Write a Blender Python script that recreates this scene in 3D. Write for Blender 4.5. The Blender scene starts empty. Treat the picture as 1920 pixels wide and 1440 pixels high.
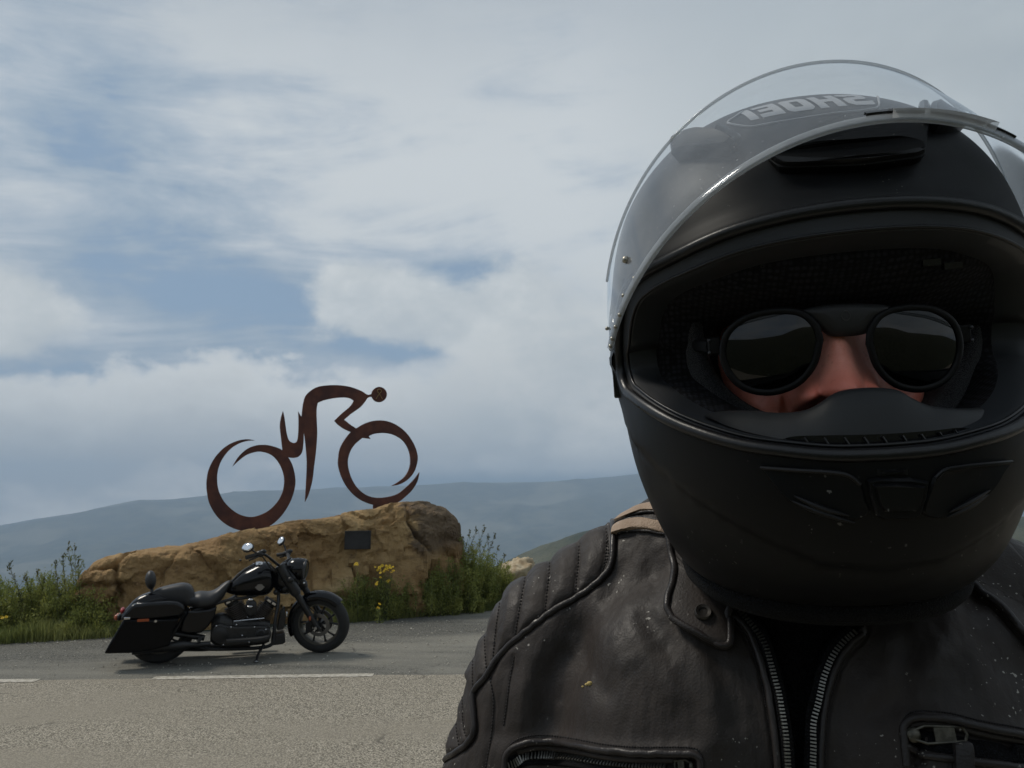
import bpy, bmesh, math, random
import numpy as np
from mathutils import Vector, Matrix
from mathutils.bvhtree import BVHTree

S = bpy.context.scene
COL = S.collection
rad = math.radians

# ------------------------------------------------------------------ camera, sky, sun, exposure
CAM_H = 1.6
PITCH = rad(8.8)
FPX = 1450.0                       # focal length in pixels of the 1920 px wide photograph
cam_data = bpy.data.cameras.new('camera')
cam = bpy.data.objects.new('camera', cam_data)
COL.objects.link(cam)
cam.location = (0, 0, CAM_H)
cam.rotation_euler = (math.pi / 2 + PITCH, 0, 0)
cam_data.sensor_width = 36.0
cam_data.lens = 36.0 * FPX / 1920.0
cam_data.clip_start = 0.05
cam_data.clip_end = 40000
cam_data.dof.use_dof = True
cam_data.dof.focus_distance = 0.45
cam_data.dof.aperture_fstop = 64
S.camera = cam

S.view_settings.view_transform = 'Standard'
S.view_settings.look = 'None'
S.view_settings.exposure = 0.64
S.view_settings.gamma = 1.0
S.view_settings.use_curve_mapping = False
S.render.engine = 'CYCLES'
S.cycles.use_denoising = True
S.cycles.max_bounces = 8
S.cycles.transparent_max_bounces = 16
S.cycles.volume_bounces = 1
S.cycles.sample_clamp_indirect = 6

CW = np.array([0, 0, CAM_H])
RT = np.array([1.0, 0, 0])
FW = np.array([0, math.cos(PITCH), math.sin(PITCH)])
UP = np.array([0, -math.sin(PITCH), math.cos(PITCH)])
CB = np.stack([RT, FW, UP], 1)      # camera basis, columns: right, forward, up


def ray(px, py):
    return RT * (px - 960) / FPX + FW + UP * (720 - py) / FPX


def at_depth(px, py, d):
    return CW + ray(px, py) * d


def on_ground(px, py, z=0.0):
    r = ray(px, py)
    return CW + r * ((z - CAM_H) / r[2])


def on_plane(px, py, p0, n):
    r = ray(px, py)
    return CW + r * (np.dot(np.asarray(p0) - CW, n) / np.dot(r, n))


def to_px(P):
    q = (np.asarray(P) - CW) @ CB
    return np.stack([960 + FPX * q[..., 0] / q[..., 1], 720 - FPX * q[..., 2] / q[..., 1]], -1)


def az_el(px, py):
    r = ray(px, py)
    return math.atan2(r[0], r[1]), math.asin(r[2] / np.linalg.norm(r))


SUN_EL = rad(54)
SUN_AZ = rad(-76)                   # behind the scene, to the left
sd = bpy.data.lights.new('sun', 'SUN')
sd.energy = 1.5
sd.angle = rad(14)
sd.color = (1.0, 0.93, 0.82)
sun = bpy.data.objects.new('sun', sd)
COL.objects.link(sun)
sdir = Vector((math.sin(SUN_AZ) * math.cos(SUN_EL), math.cos(SUN_AZ) * math.cos(SUN_EL), math.sin(SUN_EL)))
sun.rotation_euler = (-sdir).to_track_quat('-Z', 'Y').to_euler()
sun.location = (0, 0, 50)


# ---- node helper
class NT:
    def __init__(self, tree):
        self.t = tree
        self.n = tree.nodes
        self.l = tree.links

    def node(self, typ, **kw):
        n = self.n.new(typ)
        for k, v in kw.items():
            setattr(n, k, v)
        return n

    def put(self, sock, v):
        if isinstance(v, bpy.types.NodeSocket):
            self.l.new(v, sock)
        elif v is not None:
            if hasattr(sock.default_value, '__len__') and not hasattr(v, '__len__'):
                sock.default_value = [v] * len(sock.default_value)
            elif hasattr(sock.default_value, '__len__') and len(sock.default_value) == 4 and len(v) == 3:
                sock.default_value = (*v, 1)
            else:
                sock.default_value = v

    def m(self, op, a, b=None, c=None, clamp=False):
        n = self.node('ShaderNodeMath', operation=op, use_clamp=clamp)
        self.put(n.inputs[0], a)
        if b is not None:
            self.put(n.inputs[1], b)
        if c is not None:
            self.put(n.inputs[2], c)
        return n.outputs[0]

    def smooth(self, x, lo, hi, olo=0.0, ohi=1.0):
        n = self.node('ShaderNodeMapRange', interpolation_type='SMOOTHSTEP')
        for i, v in enumerate((x, lo, hi, olo, ohi)):
            self.put(n.inputs[i], v)
        return n.outputs[0]

    def mix(self, f, a, b, blend='MIX'):
        n = self.node('ShaderNodeMix', data_type='RGBA', blend_type=blend)
        self.put(n.inputs[0], f)
        self.put(n.inputs[6], a)
        self.put(n.inputs[7], b)
        return n.outputs[2]

    def noise(self, vec, scale, detail=4, rough=0.55, dist=0.0):
        n = self.node('ShaderNodeTexNoise')
        if vec is not None:
            self.l.new(vec, n.inputs['Vector'])
        n.inputs['Scale'].default_value = scale
        n.inputs['Detail'].default_value = detail
        n.inputs['Roughness'].default_value = rough
        n.inputs['Distortion'].default_value = dist
        return n.outputs[0]

    def vmul(self, vec, s):
        n = self.node('ShaderNodeVectorMath', operation='MULTIPLY')
        self.l.new(vec, n.inputs[0])
        n.inputs[1].default_value = s
        return n.outputs[0]

    def ramp(self, f, stops):
        n = self.node('ShaderNodeValToRGB')
        e = n.color_ramp.elements
        while len(e) < len(stops):
            e.new(0.5)
        for i, (p, c) in enumerate(stops):
            e[i].position = p
            e[i].color = (*c, 1) if len(c) == 3 else c
        self.l.new(f, n.inputs[0])
        return n.outputs[0]


def build_world():
    w = bpy.data.worlds.new('World')
    S.world = w
    w.use_nodes = True
    w.cycles.sampling_method = 'MANUAL'
    w.cycles.sample_map_resolution = 512
    k = NT(w.node_tree)
    k.n.clear()
    sky = k.node('ShaderNodeTexSky', sky_type='NISHITA')
    sky.sun_disc = False
    sky.sun_elevation = SUN_EL
    sky.sun_rotation = SUN_AZ
    sky.altitude = 900
    tc = k.node('ShaderNodeTexCoord').outputs['Generated']
    sep = k.node('ShaderNodeSeparateXYZ')
    k.l.new(tc, sep.inputs[0])
    x, y, z = sep.outputs
    az = k.m('ARCTAN2', x, y)
    el = k.m('ARCSINE', z)
    n_big = k.noise(k.vmul(tc, (1, 1, 2.2)), 2.3, 5, 0.55, 0.4)
    n_puff = k.noise(k.vmul(tc, (1, 1, 1.5)), 7.5, 10, 0.6, 0.2)
    n_fine = k.noise(k.vmul(tc, (1, 1, 1.6)), 20, 9, 0.6, 0.15)
    # long streaks of cirrus: the sky direction stretched along a slanted axis
    rotn = k.node('ShaderNodeVectorRotate', rotation_type='Y_AXIS')
    k.l.new(tc, rotn.inputs['Vector'])
    rotn.inputs['Angle'].default_value = rad(6)
    n_str = k.noise(k.vmul(rotn.outputs[0], (1.0, 1.0, 4.6)), 3.4, 12, 0.62, 0.55)

    def c(v):
        return tuple(((q / 255 + .055) / 1.055) ** 2.4 * 10 for q in v)

    def blob(px, py, wx, wy):
        a, e = az_el(px, py)
        da = k.m('MULTIPLY', k.m('SUBTRACT', az, a), FPX / wx)
        de = k.m('MULTIPLY', k.m('SUBTRACT', el, e), FPX / wy)
        q = k.m('ADD', k.m('MULTIPLY', da, da), k.m('MULTIPLY', de, de))
        return k.m('EXPONENT', k.m('MULTIPLY', q, -1.0))

    def total(lst):
        s = None
        for b in lst:
            v = k.m('MULTIPLY', blob(*b[:4]), b[4])
            s = v if s is None else k.m('ADD', s, v)
        return s
    # clear sky: a thin high veil over the blue, thinner in the gaps of the cloud
    gaps = total([(420, 560, 330, 75, 1.0), (300, 470, 240, 50, .45), (900, 500, 110, 45, .9), (760, 655, 120, 30, 1.0), (520, 640, 200, 42, .5),
                  (200, 300, 260, 60, .32), (60, 690, 160, 35, .75), (860, 420, 200, 55, .3), (80, 60, 200, 80, .35)])
    thick = total([(700, 170, 330, 150, .35), (1500, 250, 600, 420, .75), (30, 540, 120, 110, .55), (640, 20, 420, 60, .2)])
    veil = k.m('ADD', k.m('MULTIPLY', n_str, 1.0), k.m('ADD', k.m('MULTIPLY', n_big, .6), k.m('MULTIPLY', n_fine, .2)))
    veil = k.m('ADD', k.m('SUBTRACT', veil, k.m('MULTIPLY', gaps, .30)), k.m('MULTIPLY', thick, .45))
    veil = k.m('ADD', veil, k.m('MULTIPLY', k.m('SUBTRACT', n_puff, .5), .35))
    veil_f = k.smooth(veil, .5, 1.15)
    blue = k.mix(.88, sky.outputs[0], c((112, 131, 150)))
    hi_col = k.ramp(veil_f, [(0, c((116, 134, 154))), (.35, c((132, 146, 160))), (.7, c((152, 161, 170))), (1, c((172, 177, 180)))])
    col = k.mix(k.smooth(veil_f, 0, .35), blue, hi_col)
    # grey sheet towards the right
    a_r, e_r = az_el(1500, 300)
    right = k.smooth(az, az_el(1050, 300)[0], az_el(1500, 300)[0])
    col = k.mix(k.m('MULTIPLY', right, .85), col, k.mix(k.smooth(n_big, .35, .65), c((138, 146, 151)), c((156, 163, 166))))
    # the overcast greys towards the zenith
    top_f = k.m('MULTIPLY', k.smooth(el, az_el(960, 330)[1], az_el(960, -150)[1]), k.smooth(n_big, .3, .7, .45, .8))
    col = k.mix(top_f, col, c((134, 143, 152)))
    # cumulus bank along the horizon; its upper edge billows
    edge = total([(60, 716, 300, 4000, 0.0)])
    a0 = az_el(0, 700)[0]
    pts = [(-200, 705), (0, 715), (150, 700), (300, 678), (420, 672), (520, 690), (620, 700), (700, 705), (800, 690), (900, 640), (1000, 600), (1150, 540), (1400, 500)]
    fc = k.node('ShaderNodeFloatCurve')
    amin, amax = az_el(-200, 700)[0], az_el(1400, 700)[0]
    cv = fc.mapping.curves[0]
    for i, (px, py) in enumerate(pts):
        a, e = az_el(px, py)
        u, v = (a - amin) / (amax - amin), e / rad(30)
        if i == 0:
            cv.points[0].location = (u, v)
        elif i == len(pts) - 1:
            cv.points[-1].location = (u, v)
        else:
            cv.points.new(u, v)
    fc.mapping.update()
    k.put(fc.inputs['Value'], k.m('DIVIDE', k.m('SUBTRACT', az, amin), amax - amin, clamp=True))
    edge = k.m('MULTIPLY', fc.outputs[0], rad(30))
    bump = k.m('ADD', k.m('MULTIPLY', k.m('SUBTRACT', n_puff, .5), rad(7.0)), k.m('MULTIPLY', k.m('SUBTRACT', n_fine, .5), rad(3.2)))
    over = k.m('SUBTRACT', k.m('ADD', edge, bump), el)
    soft = k.m('ADD', rad(.7), k.m('MULTIPLY', k.smooth(az, az_el(600, 700)[0], az_el(1000, 700)[0]), rad(2.5)))
    bank = k.smooth(over, k.m('MULTIPLY', soft, -1), soft)
    # separate puffs above the bank
    puff = total([(690, 545, 130, 70, 1.0), (780, 620, 170, 50, .8), (1010, 560, 160, 120, .9), (30, 560, 110, 85, .95), (900, 590, 120, 45, .5), (20, 640, 110, 40, .6)])
    puff = k.m('ADD', puff, k.m('MULTIPLY', k.m('SUBTRACT', n_puff, .5), 1.6))
    puff = k.m('ADD', puff, k.m('MULTIPLY', k.m('SUBTRACT', n_fine, .5), .45))
    puff_f = k.smooth(puff, .38, .85)
    shade = k.m('ADD', k.m('MULTIPLY', k.m('SUBTRACT', n_puff, .5), .9), k.m('MULTIPLY', k.m('SUBTRACT', n_fine, .5), .4))
    pcol = k.ramp(k.m('ADD', .5, shade), [(.2, c((146, 154, 161))), (.5, c((168, 173, 175))), (.75, c((186, 189, 189)))])
    col = k.mix(k.m('MULTIPLY', puff_f, .9), col, pcol)
    dep = k.m('ADD', k.m('DIVIDE', over, rad(13)), k.m('MULTIPLY', shade, .35))
    bcol = k.ramp(dep, [(0, c((186, 189, 189))), (.12, c((180, 183, 183))), (.4, c((162, 166, 168))), (.55, c((166, 168, 168))), (.70, c((212, 208, 201))), (.92, c((268, 262, 250)))])
    bcol = k.mix(k.m('MULTIPLY', k.smooth(az, az_el(700, 700)[0], az_el(960, 700)[0]), .9), bcol, k.mix(k.smooth(shade, -.2, .2), c((158, 164, 167)), c((178, 181, 181))))
    col = k.mix(k.m('MULTIPLY', bank, .97), col, bcol)
    # the cloud base thickens to blue-grey where it sits on the mountains
    base_f = k.m('MULTIPLY', k.smooth(k.m('ADD', el, k.m('MULTIPLY', k.m('SUBTRACT', n_puff, .5), rad(1.6))), az_el(900, 868)[1], az_el(900, 904)[1]), k.smooth(az, az_el(330, 900)[0], az_el(760, 900)[0], .12, 1.0))
    col = k.mix(base_f, col, c((100, 118, 134)))
    # below the horizon the same haze colour goes on
    low = k.smooth(el, rad(-2.5), rad(-.3))
    col = k.mix(low, c((190, 190, 186)), col)
    bg = k.node('ShaderNodeBackground')
    k.l.new(col, bg.inputs[0])
    bg.inputs[1].default_value = 0.1
    out = k.node('ShaderNodeOutputWorld')
    k.l.new(bg.outputs[0], out.inputs[0])


build_world()


# ------------------------------------------------------------------ numeric helpers
def vnoise(P, seed=0):
    """gradient noise of an (n,3) array, about -1..1"""
    P = np.asarray(P, float)
    i = np.floor(P).astype(np.int64)
    f = P - i
    u = f * f * f * (f * (f * 6 - 15) + 10)

    def h(ix, iy, iz):
        n = (ix * 374761393 + iy * 668265263 + iz * 2147483647 + seed * 974634777) & 0xffffffff
        n = ((n ^ (n >> 13)) * 1274126177) & 0xffffffff
        n = (n ^ (n >> 16)) & 0xffffffff
        a = (n & 0xffff) / 65535.0 * 2 * np.pi
        zz = ((n >> 16) & 0xffff) / 32767.5 - 1
        r = np.sqrt(np.maximum(0, 1 - zz * zz))
        return r * np.cos(a), r * np.sin(a), zz
    out = 0
    for dx in (0, 1):
        for dy in (0, 1):
            for dz in (0, 1):
                gx, gy, gz = h(i[:, 0] + dx, i[:, 1] + dy, i[:, 2] + dz)
                d = gx * (f[:, 0] - dx) + gy * (f[:, 1] - dy) + gz * (f[:, 2] - dz)
                wgt = (u[:, 0] if dx else 1 - u[:, 0]) * (u[:, 1] if dy else 1 - u[:, 1]) * (u[:, 2] if dz else 1 - u[:, 2])
                out = out + d * wgt
    return out * 1.5


def fbm(P, oct=5, seed=0, gain=.5, lac=2.03):
    s, a = 0, 1.0
    P = np.asarray(P, float)
    for o in range(oct):
        s = s + a * vnoise(P, seed + o * 17)
        P = P * lac
        a *= gain
    return s


def smoothstep(x, a, b):
    t = np.clip((x - a) / (b - a), 0, 1)
    return t * t * (3 - 2 * t)


def catmull(pts, n):
    """n points along a smooth curve through pts"""
    p = np.asarray(pts, float)
    if len(p) < 3:
        t = np.linspace(0, 1, n)[:, None]
        return p[0] * (1 - t) + p[-1] * t
    q = np.concatenate([[2 * p[0] - p[1]], p, [2 * p[-1] - p[-2]]])
    d = np.concatenate([[0], np.cumsum(np.maximum(np.linalg.norm(np.diff(p, axis=0), axis=1), 1e-9))])
    s = np.linspace(0, d[-1], n)
    k = np.clip(np.searchsorted(d, s, side='right') - 1, 0, len(p) - 2)
    t = ((s - d[k]) / (d[k + 1] - d[k]))[:, None]
    a, b, c, e = q[k], q[k + 1], q[k + 2], q[k + 3]
    return .5 * (2 * b + (c - a) * t + (2 * a - 5 * b + 4 * c - e) * t ** 2 + (3 * b - a - 3 * c + e) * t ** 3)


def pdist(Q, line, closed=False):
    """distance of 2-D points Q to a polyline"""
    L = np.asarray(line, float)
    if closed:
        L = np.concatenate([L, L[:1]])
    best = np.full(len(Q), 1e9)
    for a, b in zip(L[:-1], L[1:]):
        d = b - a
        t = np.clip(((Q - a) @ d) / (d @ d + 1e-12), 0, 1)
        best = np.minimum(best, np.hypot(Q[:, 0] - a[0] - t * d[0], Q[:, 1] - a[1] - t * d[1]))
    return best


def inside(Q, poly):
    P = np.asarray(poly, float)
    r = np.zeros(len(Q), bool)
    x, y = Q[:, 0], Q[:, 1]
    for (x1, y1), (x2, y2) in zip(P, np.roll(P, -1, 0)):
        if y1 == y2:
            continue
        cnd = ((y1 > y) != (y2 > y)) & (x < (x2 - x1) * (y - y1) / (y2 - y1) + x1)
        r ^= cnd
    return r


# ------------------------------------------------------------------ mesh helpers
class MB:
    """collects vertices and faces of ONE mesh"""

    def __init__(self):
        self.v, self.f, self.n = [], [], 0

    def add(self, v, f):
        v = np.asarray(v, float).reshape(-1, 3)
        self.v.append(v)
        self.f += [tuple(int(i) + self.n for i in q) for q in f]
        self.n += len(v)
        return self

    def build(self, name, material, parent=None, smooth=True, sharp=40, bevel=0.0):
        o = new_obj(name, np.concatenate(self.v), self.f, material, parent, smooth, sharp)
        if bevel:
            bev(o, bevel)
        return o


def bev(o, w, seg=2):
    b = o.modifiers.new('bevel', 'BEVEL')
    b.width = w
    b.segments = seg
    b.limit_method = 'ANGLE'
    b.angle_limit = rad(35)


def new_obj(name, v, f, material, parent=None, smooth=True, sharp=40):
    me = bpy.data.meshes.new(name)
    me.from_pydata([tuple(p) for p in np.asarray(v, float)], [], f)
    me.update()
    fix_normals(me)
    if smooth:
        me.shade_smooth()
        if sharp:
            me.set_sharp_from_angle(angle=rad(sharp))
    if material:
        me.materials.append(material)
    o = bpy.data.objects.new(name, me)
    COL.objects.link(o)
    if parent:
        o.parent = parent
    return o


def fix_normals(me):
    if len(me.polygons) > 120000:
        return
    bm = bmesh.new()
    bm.from_mesh(me)
    bmesh.ops.recalc_face_normals(bm, faces=bm.faces)
    bm.to_mesh(me)
    bm.free()


def grid(n, m, wu=False, wv=False):
    f = []
    for i in range(n if wu else n - 1):
        for j in range(m if wv else m - 1):
            a, b = i * m + j, i * m + (j + 1) % m
            c, d = ((i + 1) % n) * m + (j + 1) % m, ((i + 1) % n) * m + j
            f.append((a, b, c, d))
    return f


def frames(P, closed=False):
    P = np.asarray(P, float)
    T = np.gradient(P, axis=0) if not closed else (np.roll(P, -1, 0) - np.roll(P, 1, 0))
    T /= np.linalg.norm(T, axis=1)[:, None] + 1e-12
    a = np.array([0, 0, 1.0]) if abs(T[0][2]) < .9 else np.array([1.0, 0, 0])
    N = [np.cross(T[0], a)]
    N[0] /= np.linalg.norm(N[0])
    for i in range(1, len(P)):
        n = N[-1] - T[i] * np.dot(N[-1], T[i])
        N.append(n / (np.linalg.norm(n) + 1e-12))
    N = np.array(N)
    return T, N, np.cross(T, N)


def tube(P, r, seg=10, closed=False, cap=True, flat=None):
    """round (or flattened) bar along P; returns verts, faces"""
    P = np.asarray(P, float)
    r = np.broadcast_to(np.asarray(r, float), (len(P),))
    T, N, B = frames(P, closed)
    a = np.linspace(0, 2 * np.pi, seg, endpoint=False)
    V = P[:, None] + r[:, None, None] * (np.cos(a)[None, :, None] * N[:, None] + np.sin(a)[None, :, None] * B[:, None] * (flat or 1))
    f = grid(len(P), seg, closed, True)
    V = V.reshape(-1, 3)
    if cap and not closed:
        f += [tuple(range(seg))[::-1], tuple(range((len(P) - 1) * seg, len(P) * seg))]
    return V, f


def lathe(profile, seg=32, axis='z', center=(0, 0, 0), M=None):
    p = np.asarray(profile, float)   # (r, h)
    a = np.linspace(0, 2 * np.pi, seg, endpoint=False)
    V = np.stack([p[:, :1] * np.cos(a), p[:, :1] * np.sin(a), np.repeat(p[:, 1:], seg, 1)], -1)
    if axis == 'y':
        V = V[..., [0, 2, 1]]
    if axis == 'x':
        V = V[..., [2, 0, 1]]
    V = V.reshape(-1, 3)
    if M is not None:
        V = V @ np.asarray(M).T
    f = grid(len(p), seg, False, True)
    if p[0, 0] > 1e-6:
        f.append(tuple(range(seg)))
    if p[-1, 0] > 1e-6:
        f.append(tuple(range((len(p) - 1) * seg, len(p) * seg)))
    return V + np.asarray(center), f


def box(c, s, M=None):
    x, y, z = np.asarray(s, float) / 2
    v = np.array([(i * x, j * y, k * z) for i in (-1, 1) for j in (-1, 1) for k in (-1, 1)])
    if M is not None:
        v = v @ np.asarray(M).T
    return v + np.asarray(c), [(0, 1, 3, 2), (4, 6, 7, 5), (0, 4, 5, 1), (2, 3, 7, 6), (0, 2, 6, 4), (1, 5, 7, 3)]


def ellipsoid(c, r, nu=24, nv=16, M=None):
    th = np.linspace(0, np.pi, nv)
    ph = np.linspace(0, 2 * np.pi, nu, endpoint=False)
    V = np.stack([np.sin(th)[:, None] * np.cos(ph), np.sin(th)[:, None] * np.sin(ph), np.repeat(np.cos(th)[:, None], nu, 1)], -1).reshape(-1, 3) * np.asarray(r)
    if M is not None:
        V = V @ np.asarray(M).T
    return V + np.asarray(c), grid(nv, nu, False, True)


def prism(poly, d, axis=1):
    """extrude a 2-D polygon (x, z) along y (axis=1) from d[0] to d[1]"""
    p = np.asarray(poly, float)
    n = len(p)
    a = np.stack([p[:, 0], np.full(n, d[0]), p[:, 1]], 1)
    b = np.stack([p[:, 0], np.full(n, d[1]), p[:, 1]], 1)
    f = [tuple(range(n)), tuple(range(2 * n - 1, n - 1, -1))] + [(i, (i + 1) % n, n + (i + 1) % n, n + i) for i in range(n)]
    return np.concatenate([a, b]), f


def rotm(axis, a):
    return np.array(Matrix.Rotation(a, 3, axis))


def empty(name, label=None, cat=None, group=None, M=None, parent=None):
    o = bpy.data.objects.new(name, None)
    COL.objects.link(o)
    o.empty_display_size = .1
    if M is not None:
        o.matrix_world = M
    if parent:
        o.parent = parent
    tag(o, label, cat, group)
    return o


def tag(o, label=None, cat=None, group=None, kind=None):
    if label:
        o['label'] = label
    if cat:
        o['category'] = cat
    if group:
        o['group'] = group
    if kind:
        o['kind'] = kind
    return o


def mat4(R, t):
    M = Matrix.Identity(4)
    for i in range(3):
        for j in range(3):
            M[i][j] = R[i][j]
        M[i][3] = t[i]
    return M


# ------------------------------------------------------------------ materials
def pmat(name, col, rough=.5, metal=0.0, var=0.0, vscale=8.0, bump=0.0, bscale=60.0, coat=0.0, spec=.5, obj=True, col2=None, rvar=0.0):
    m = bpy.data.materials.new(name)
    m.use_nodes = True
    k = NT(m.node_tree)
    b = k.n['Principled BSDF']
    b.inputs['Roughness'].default_value = rough
    b.inputs['Metallic'].default_value = metal
    b.inputs['Specular IOR Level'].default_value = spec
    b.inputs['Coat Weight'].default_value = coat
    b.inputs['Coat Roughness'].default_value = .04
    b.inputs['Base Color'].default_value = (*col, 1)
    if var or col2 or bump or rvar:
        tc = k.node('ShaderNodeTexCoord').outputs['Object' if obj else 'Generated']
        if var or col2 or rvar:
            nz = k.noise(tc, vscale, 6, .6)
            if var or col2:
                c2 = col2 or tuple(c * (1 - var) for c in col)
                c1 = col if col2 else tuple(c * (1 + var) for c in col)
                k.l.new(k.mix(k.smooth(nz, .35, .65), c2, c1), b.inputs['Base Color'])
            if rvar:
                k.l.new(k.smooth(nz, .3, .7, rough - rvar, rough + rvar), b.inputs['Roughness'])
        if bump:
            bn = k.node('ShaderNodeBump')
            bn.inputs['Strength'].default_value = bump
            bn.inputs['Distance'].default_value = .5 / bscale
            k.l.new(k.noise(tc, bscale, 5, .6), bn.inputs['Height'])
            k.l.new(bn.outputs[0], b.inputs['Normal'])
    return m
# ------------------------------------------------------------------ terrain, haze, road
rng = np.random.default_rng(7)
B0 = on_ground(195, 1188)
B1 = on_ground(850, 1150)
BD = (B1 - B0) / np.linalg.norm(B1 - B0)          # along the boulder, to the right
BN = np.array([-BD[1], BD[0], 0])                 # away from the camera


def build_terrain():
    a1 = np.linspace(rad(-46), rad(46), 420)
    a2 = np.linspace(rad(46), rad(314), 110)[1:-1]
    az = np.concatenate([a1, a2])
    r = np.concatenate([np.linspace(1.5, 30, 58), np.geomspace(31, 7700, 150)])
    A, Rr = np.meshgrid(az, r)
    X, Y = Rr * np.sin(A), Rr * np.cos(A)
    d = (X - B0[0]) * BN[0] + (Y - B0[1]) * BN[1] - 2.3
    d = d + .25 * np.sin(X * 1.3) + .2 * np.sin(X * .6 + 1)
    z = np.full(X.shape, -.02)
    dp = np.maximum(d, 0)
    dp = dp * dp / (dp + 1.5)
    z -= 330 * (1 - np.exp(-dp / 520))
    back = np.maximum(-Y - 1.6 - .5 * np.sin(X * .3), 0)
    z += 72 * (1 - np.exp(-back / 330)) * (1 + .2 * np.sin(X * .012 + 1) + .1 * np.sin(X * .031))
    # the near hillside on the right
    Ad = np.degrees(A)
    Ad = np.where(Ad > 180, Ad - 360, Ad)
    RH = 620.0
    hp = [(700, 1230), (820, 1130), (900, 1075), (940, 1053), (973, 1038), (1035, 1014), (1107, 992), (1200, 976), (1450, 960), (1900, 965)]
    ha = np.array([az_el(*q) for q in hp])
    cr = CAM_H + RH * np.tan(np.interp(A, ha[:, 0], ha[:, 1], right=ha[-1, 1], left=ha[0, 1]))
    Pn = np.stack([X, Y, z * 0], -1).reshape(-1, 3)
    wob = (fbm(Pn / 60, 5, 3).reshape(X.shape)) * 3.0
    wgt = np.exp(-((Rr - RH) / 190.0) ** 2) * smoothstep(Ad, -9, -1) * (1 - smoothstep(Ad, 50, 85))
    wgt = wgt * smoothstep(Rr, 120, 300)
    z = z + (cr + wob - z) * wgt
    # far mountains: the crest follows the photographed skyline
    sky_px = [(-600, 1010), (-300, 1002), (0, 986), (70, 972), (150, 960), (205, 948), (262, 938), (330, 936), (400, 928), (500, 920), (620, 915), (760, 912), (850, 906), (950, 905), (1040, 902), (1150, 893), (1250, 880), (1500, 850), (1900, 860)]
    ang = np.array([az_el(*q) for q in sky_px])
    e = np.interp(A, ang[:, 0], ang[:, 1], left=rad(1), right=rad(1))
    sm = smoothstep(np.abs(Ad), 33, 80)
    e = e * (1 - sm) + rad(1.5) * sm
    rc = 6200.0
    crest = np.tan(e) * rc
    rise = smoothstep(Rr, 2300, rc) ** 1.25
    big = fbm(Pn / 1500, 6, 11).reshape(X.shape)
    rid = 1 - np.abs(fbm(Pn / 900, 5, 21).reshape(X.shape))
    zm = z + (crest - z) * rise
    amp = 95 * smoothstep(Rr, 700, 3500) * (1 - .9 * smoothstep(Rr, 5000, rc))
    zm += amp * (big * .7 + (rid - .6) * .9)
    fall = smoothstep(Rr, rc + 150, 7700)
    zm = zm - fall * 260
    z = np.where(Rr > 700, zm, z + (zm - z) * smoothstep(Rr, 400, 700))
    V = np.stack([X, Y, z], -1).reshape(-1, 3)
    n, m = X.shape
    f = grid(n, m, False, True)
    c = len(V)
    V = np.concatenate([V, [[0, 0, -.02]]])
    f += [(c, (j + 1) % m, j) for j in range(m)]
    o = new_obj('ground', V, f, ground_mat(), None, True, 0)
    tag(o, 'grassy mountain pass ground falling away into a hazy valley', kind='structure')
    return V


def ground_mat():
    m = pmat('grassland', (.06, .07, .025), .95)
    k = NT(m.node_tree)
    b = k.n['Principled BSDF']
    pos = k.node('ShaderNodeNewGeometry').outputs['Position']
    n1 = k.noise(pos, .0016, 6, .6)
    n2 = k.noise(pos, .012, 8, .65)
    n3 = k.noise(pos, .35, 8, .7)
    n4 = k.noise(pos, 6, 6, .7)
    c = k.mix(k.smooth(n2, .4, .62), (.014, .026, .014), (.070, .075, .042))
    c = k.mix(k.smooth(n1, .5, .64), c, (.15, .145, .10))
    c = k.mix(k.m('MULTIPLY', k.smooth(n3, .5, .66), .6), c, (.022, .036, .012))
    c = k.mix(k.m('MULTIPLY', k.smooth(n4, .5, .66), .5), c, (.10, .085, .045))
    k.l.new(c, b.inputs['Base Color'])
    bn = k.node('ShaderNodeBump')
    bn.inputs['Strength'].default_value = .6
    bn.inputs['Distance'].default_value = 3
    k.l.new(n3, bn.inputs['Height'])
    k.l.new(bn.outputs[0], b.inputs['Normal'])
    return m


TV = build_terrain()


def build_haze():
    lo, hi = TV[:, 2].min() - 1, TV[:, 2].max() + 25
    s = 7900.0
    v, f = box((0, 0, (lo + hi) / 2), (2 * s, 2 * s, hi - lo))
    m = bpy.data.materials.new('hazy_air')
    m.use_nodes = True
    k = NT(m.node_tree)
    k.n.clear()
    pv = k.node('ShaderNodeVolumePrincipled')
    pv.inputs['Color'].default_value = (.50, .645, .83, 1)
    pv.inputs['Density'].default_value = HAZE
    pv.inputs['Anisotropy'].default_value = .0
    out = k.node('ShaderNodeOutputMaterial')
    k.l.new(pv.outputs[0], out.inputs['Volume'])
    o = new_obj('haze', v, f, m, None, False)
    tag(o, 'pale blue haze filling the valley', kind='stuff')


HAZE = 2.3e-4
build_haze()

L0, L1 = on_ground(287, 1272), on_ground(700, 1266)
LD = (L1 - L0) / np.linalg.norm(L1 - L0)
LN = np.array([-LD[1], LD[0], 0])


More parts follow.
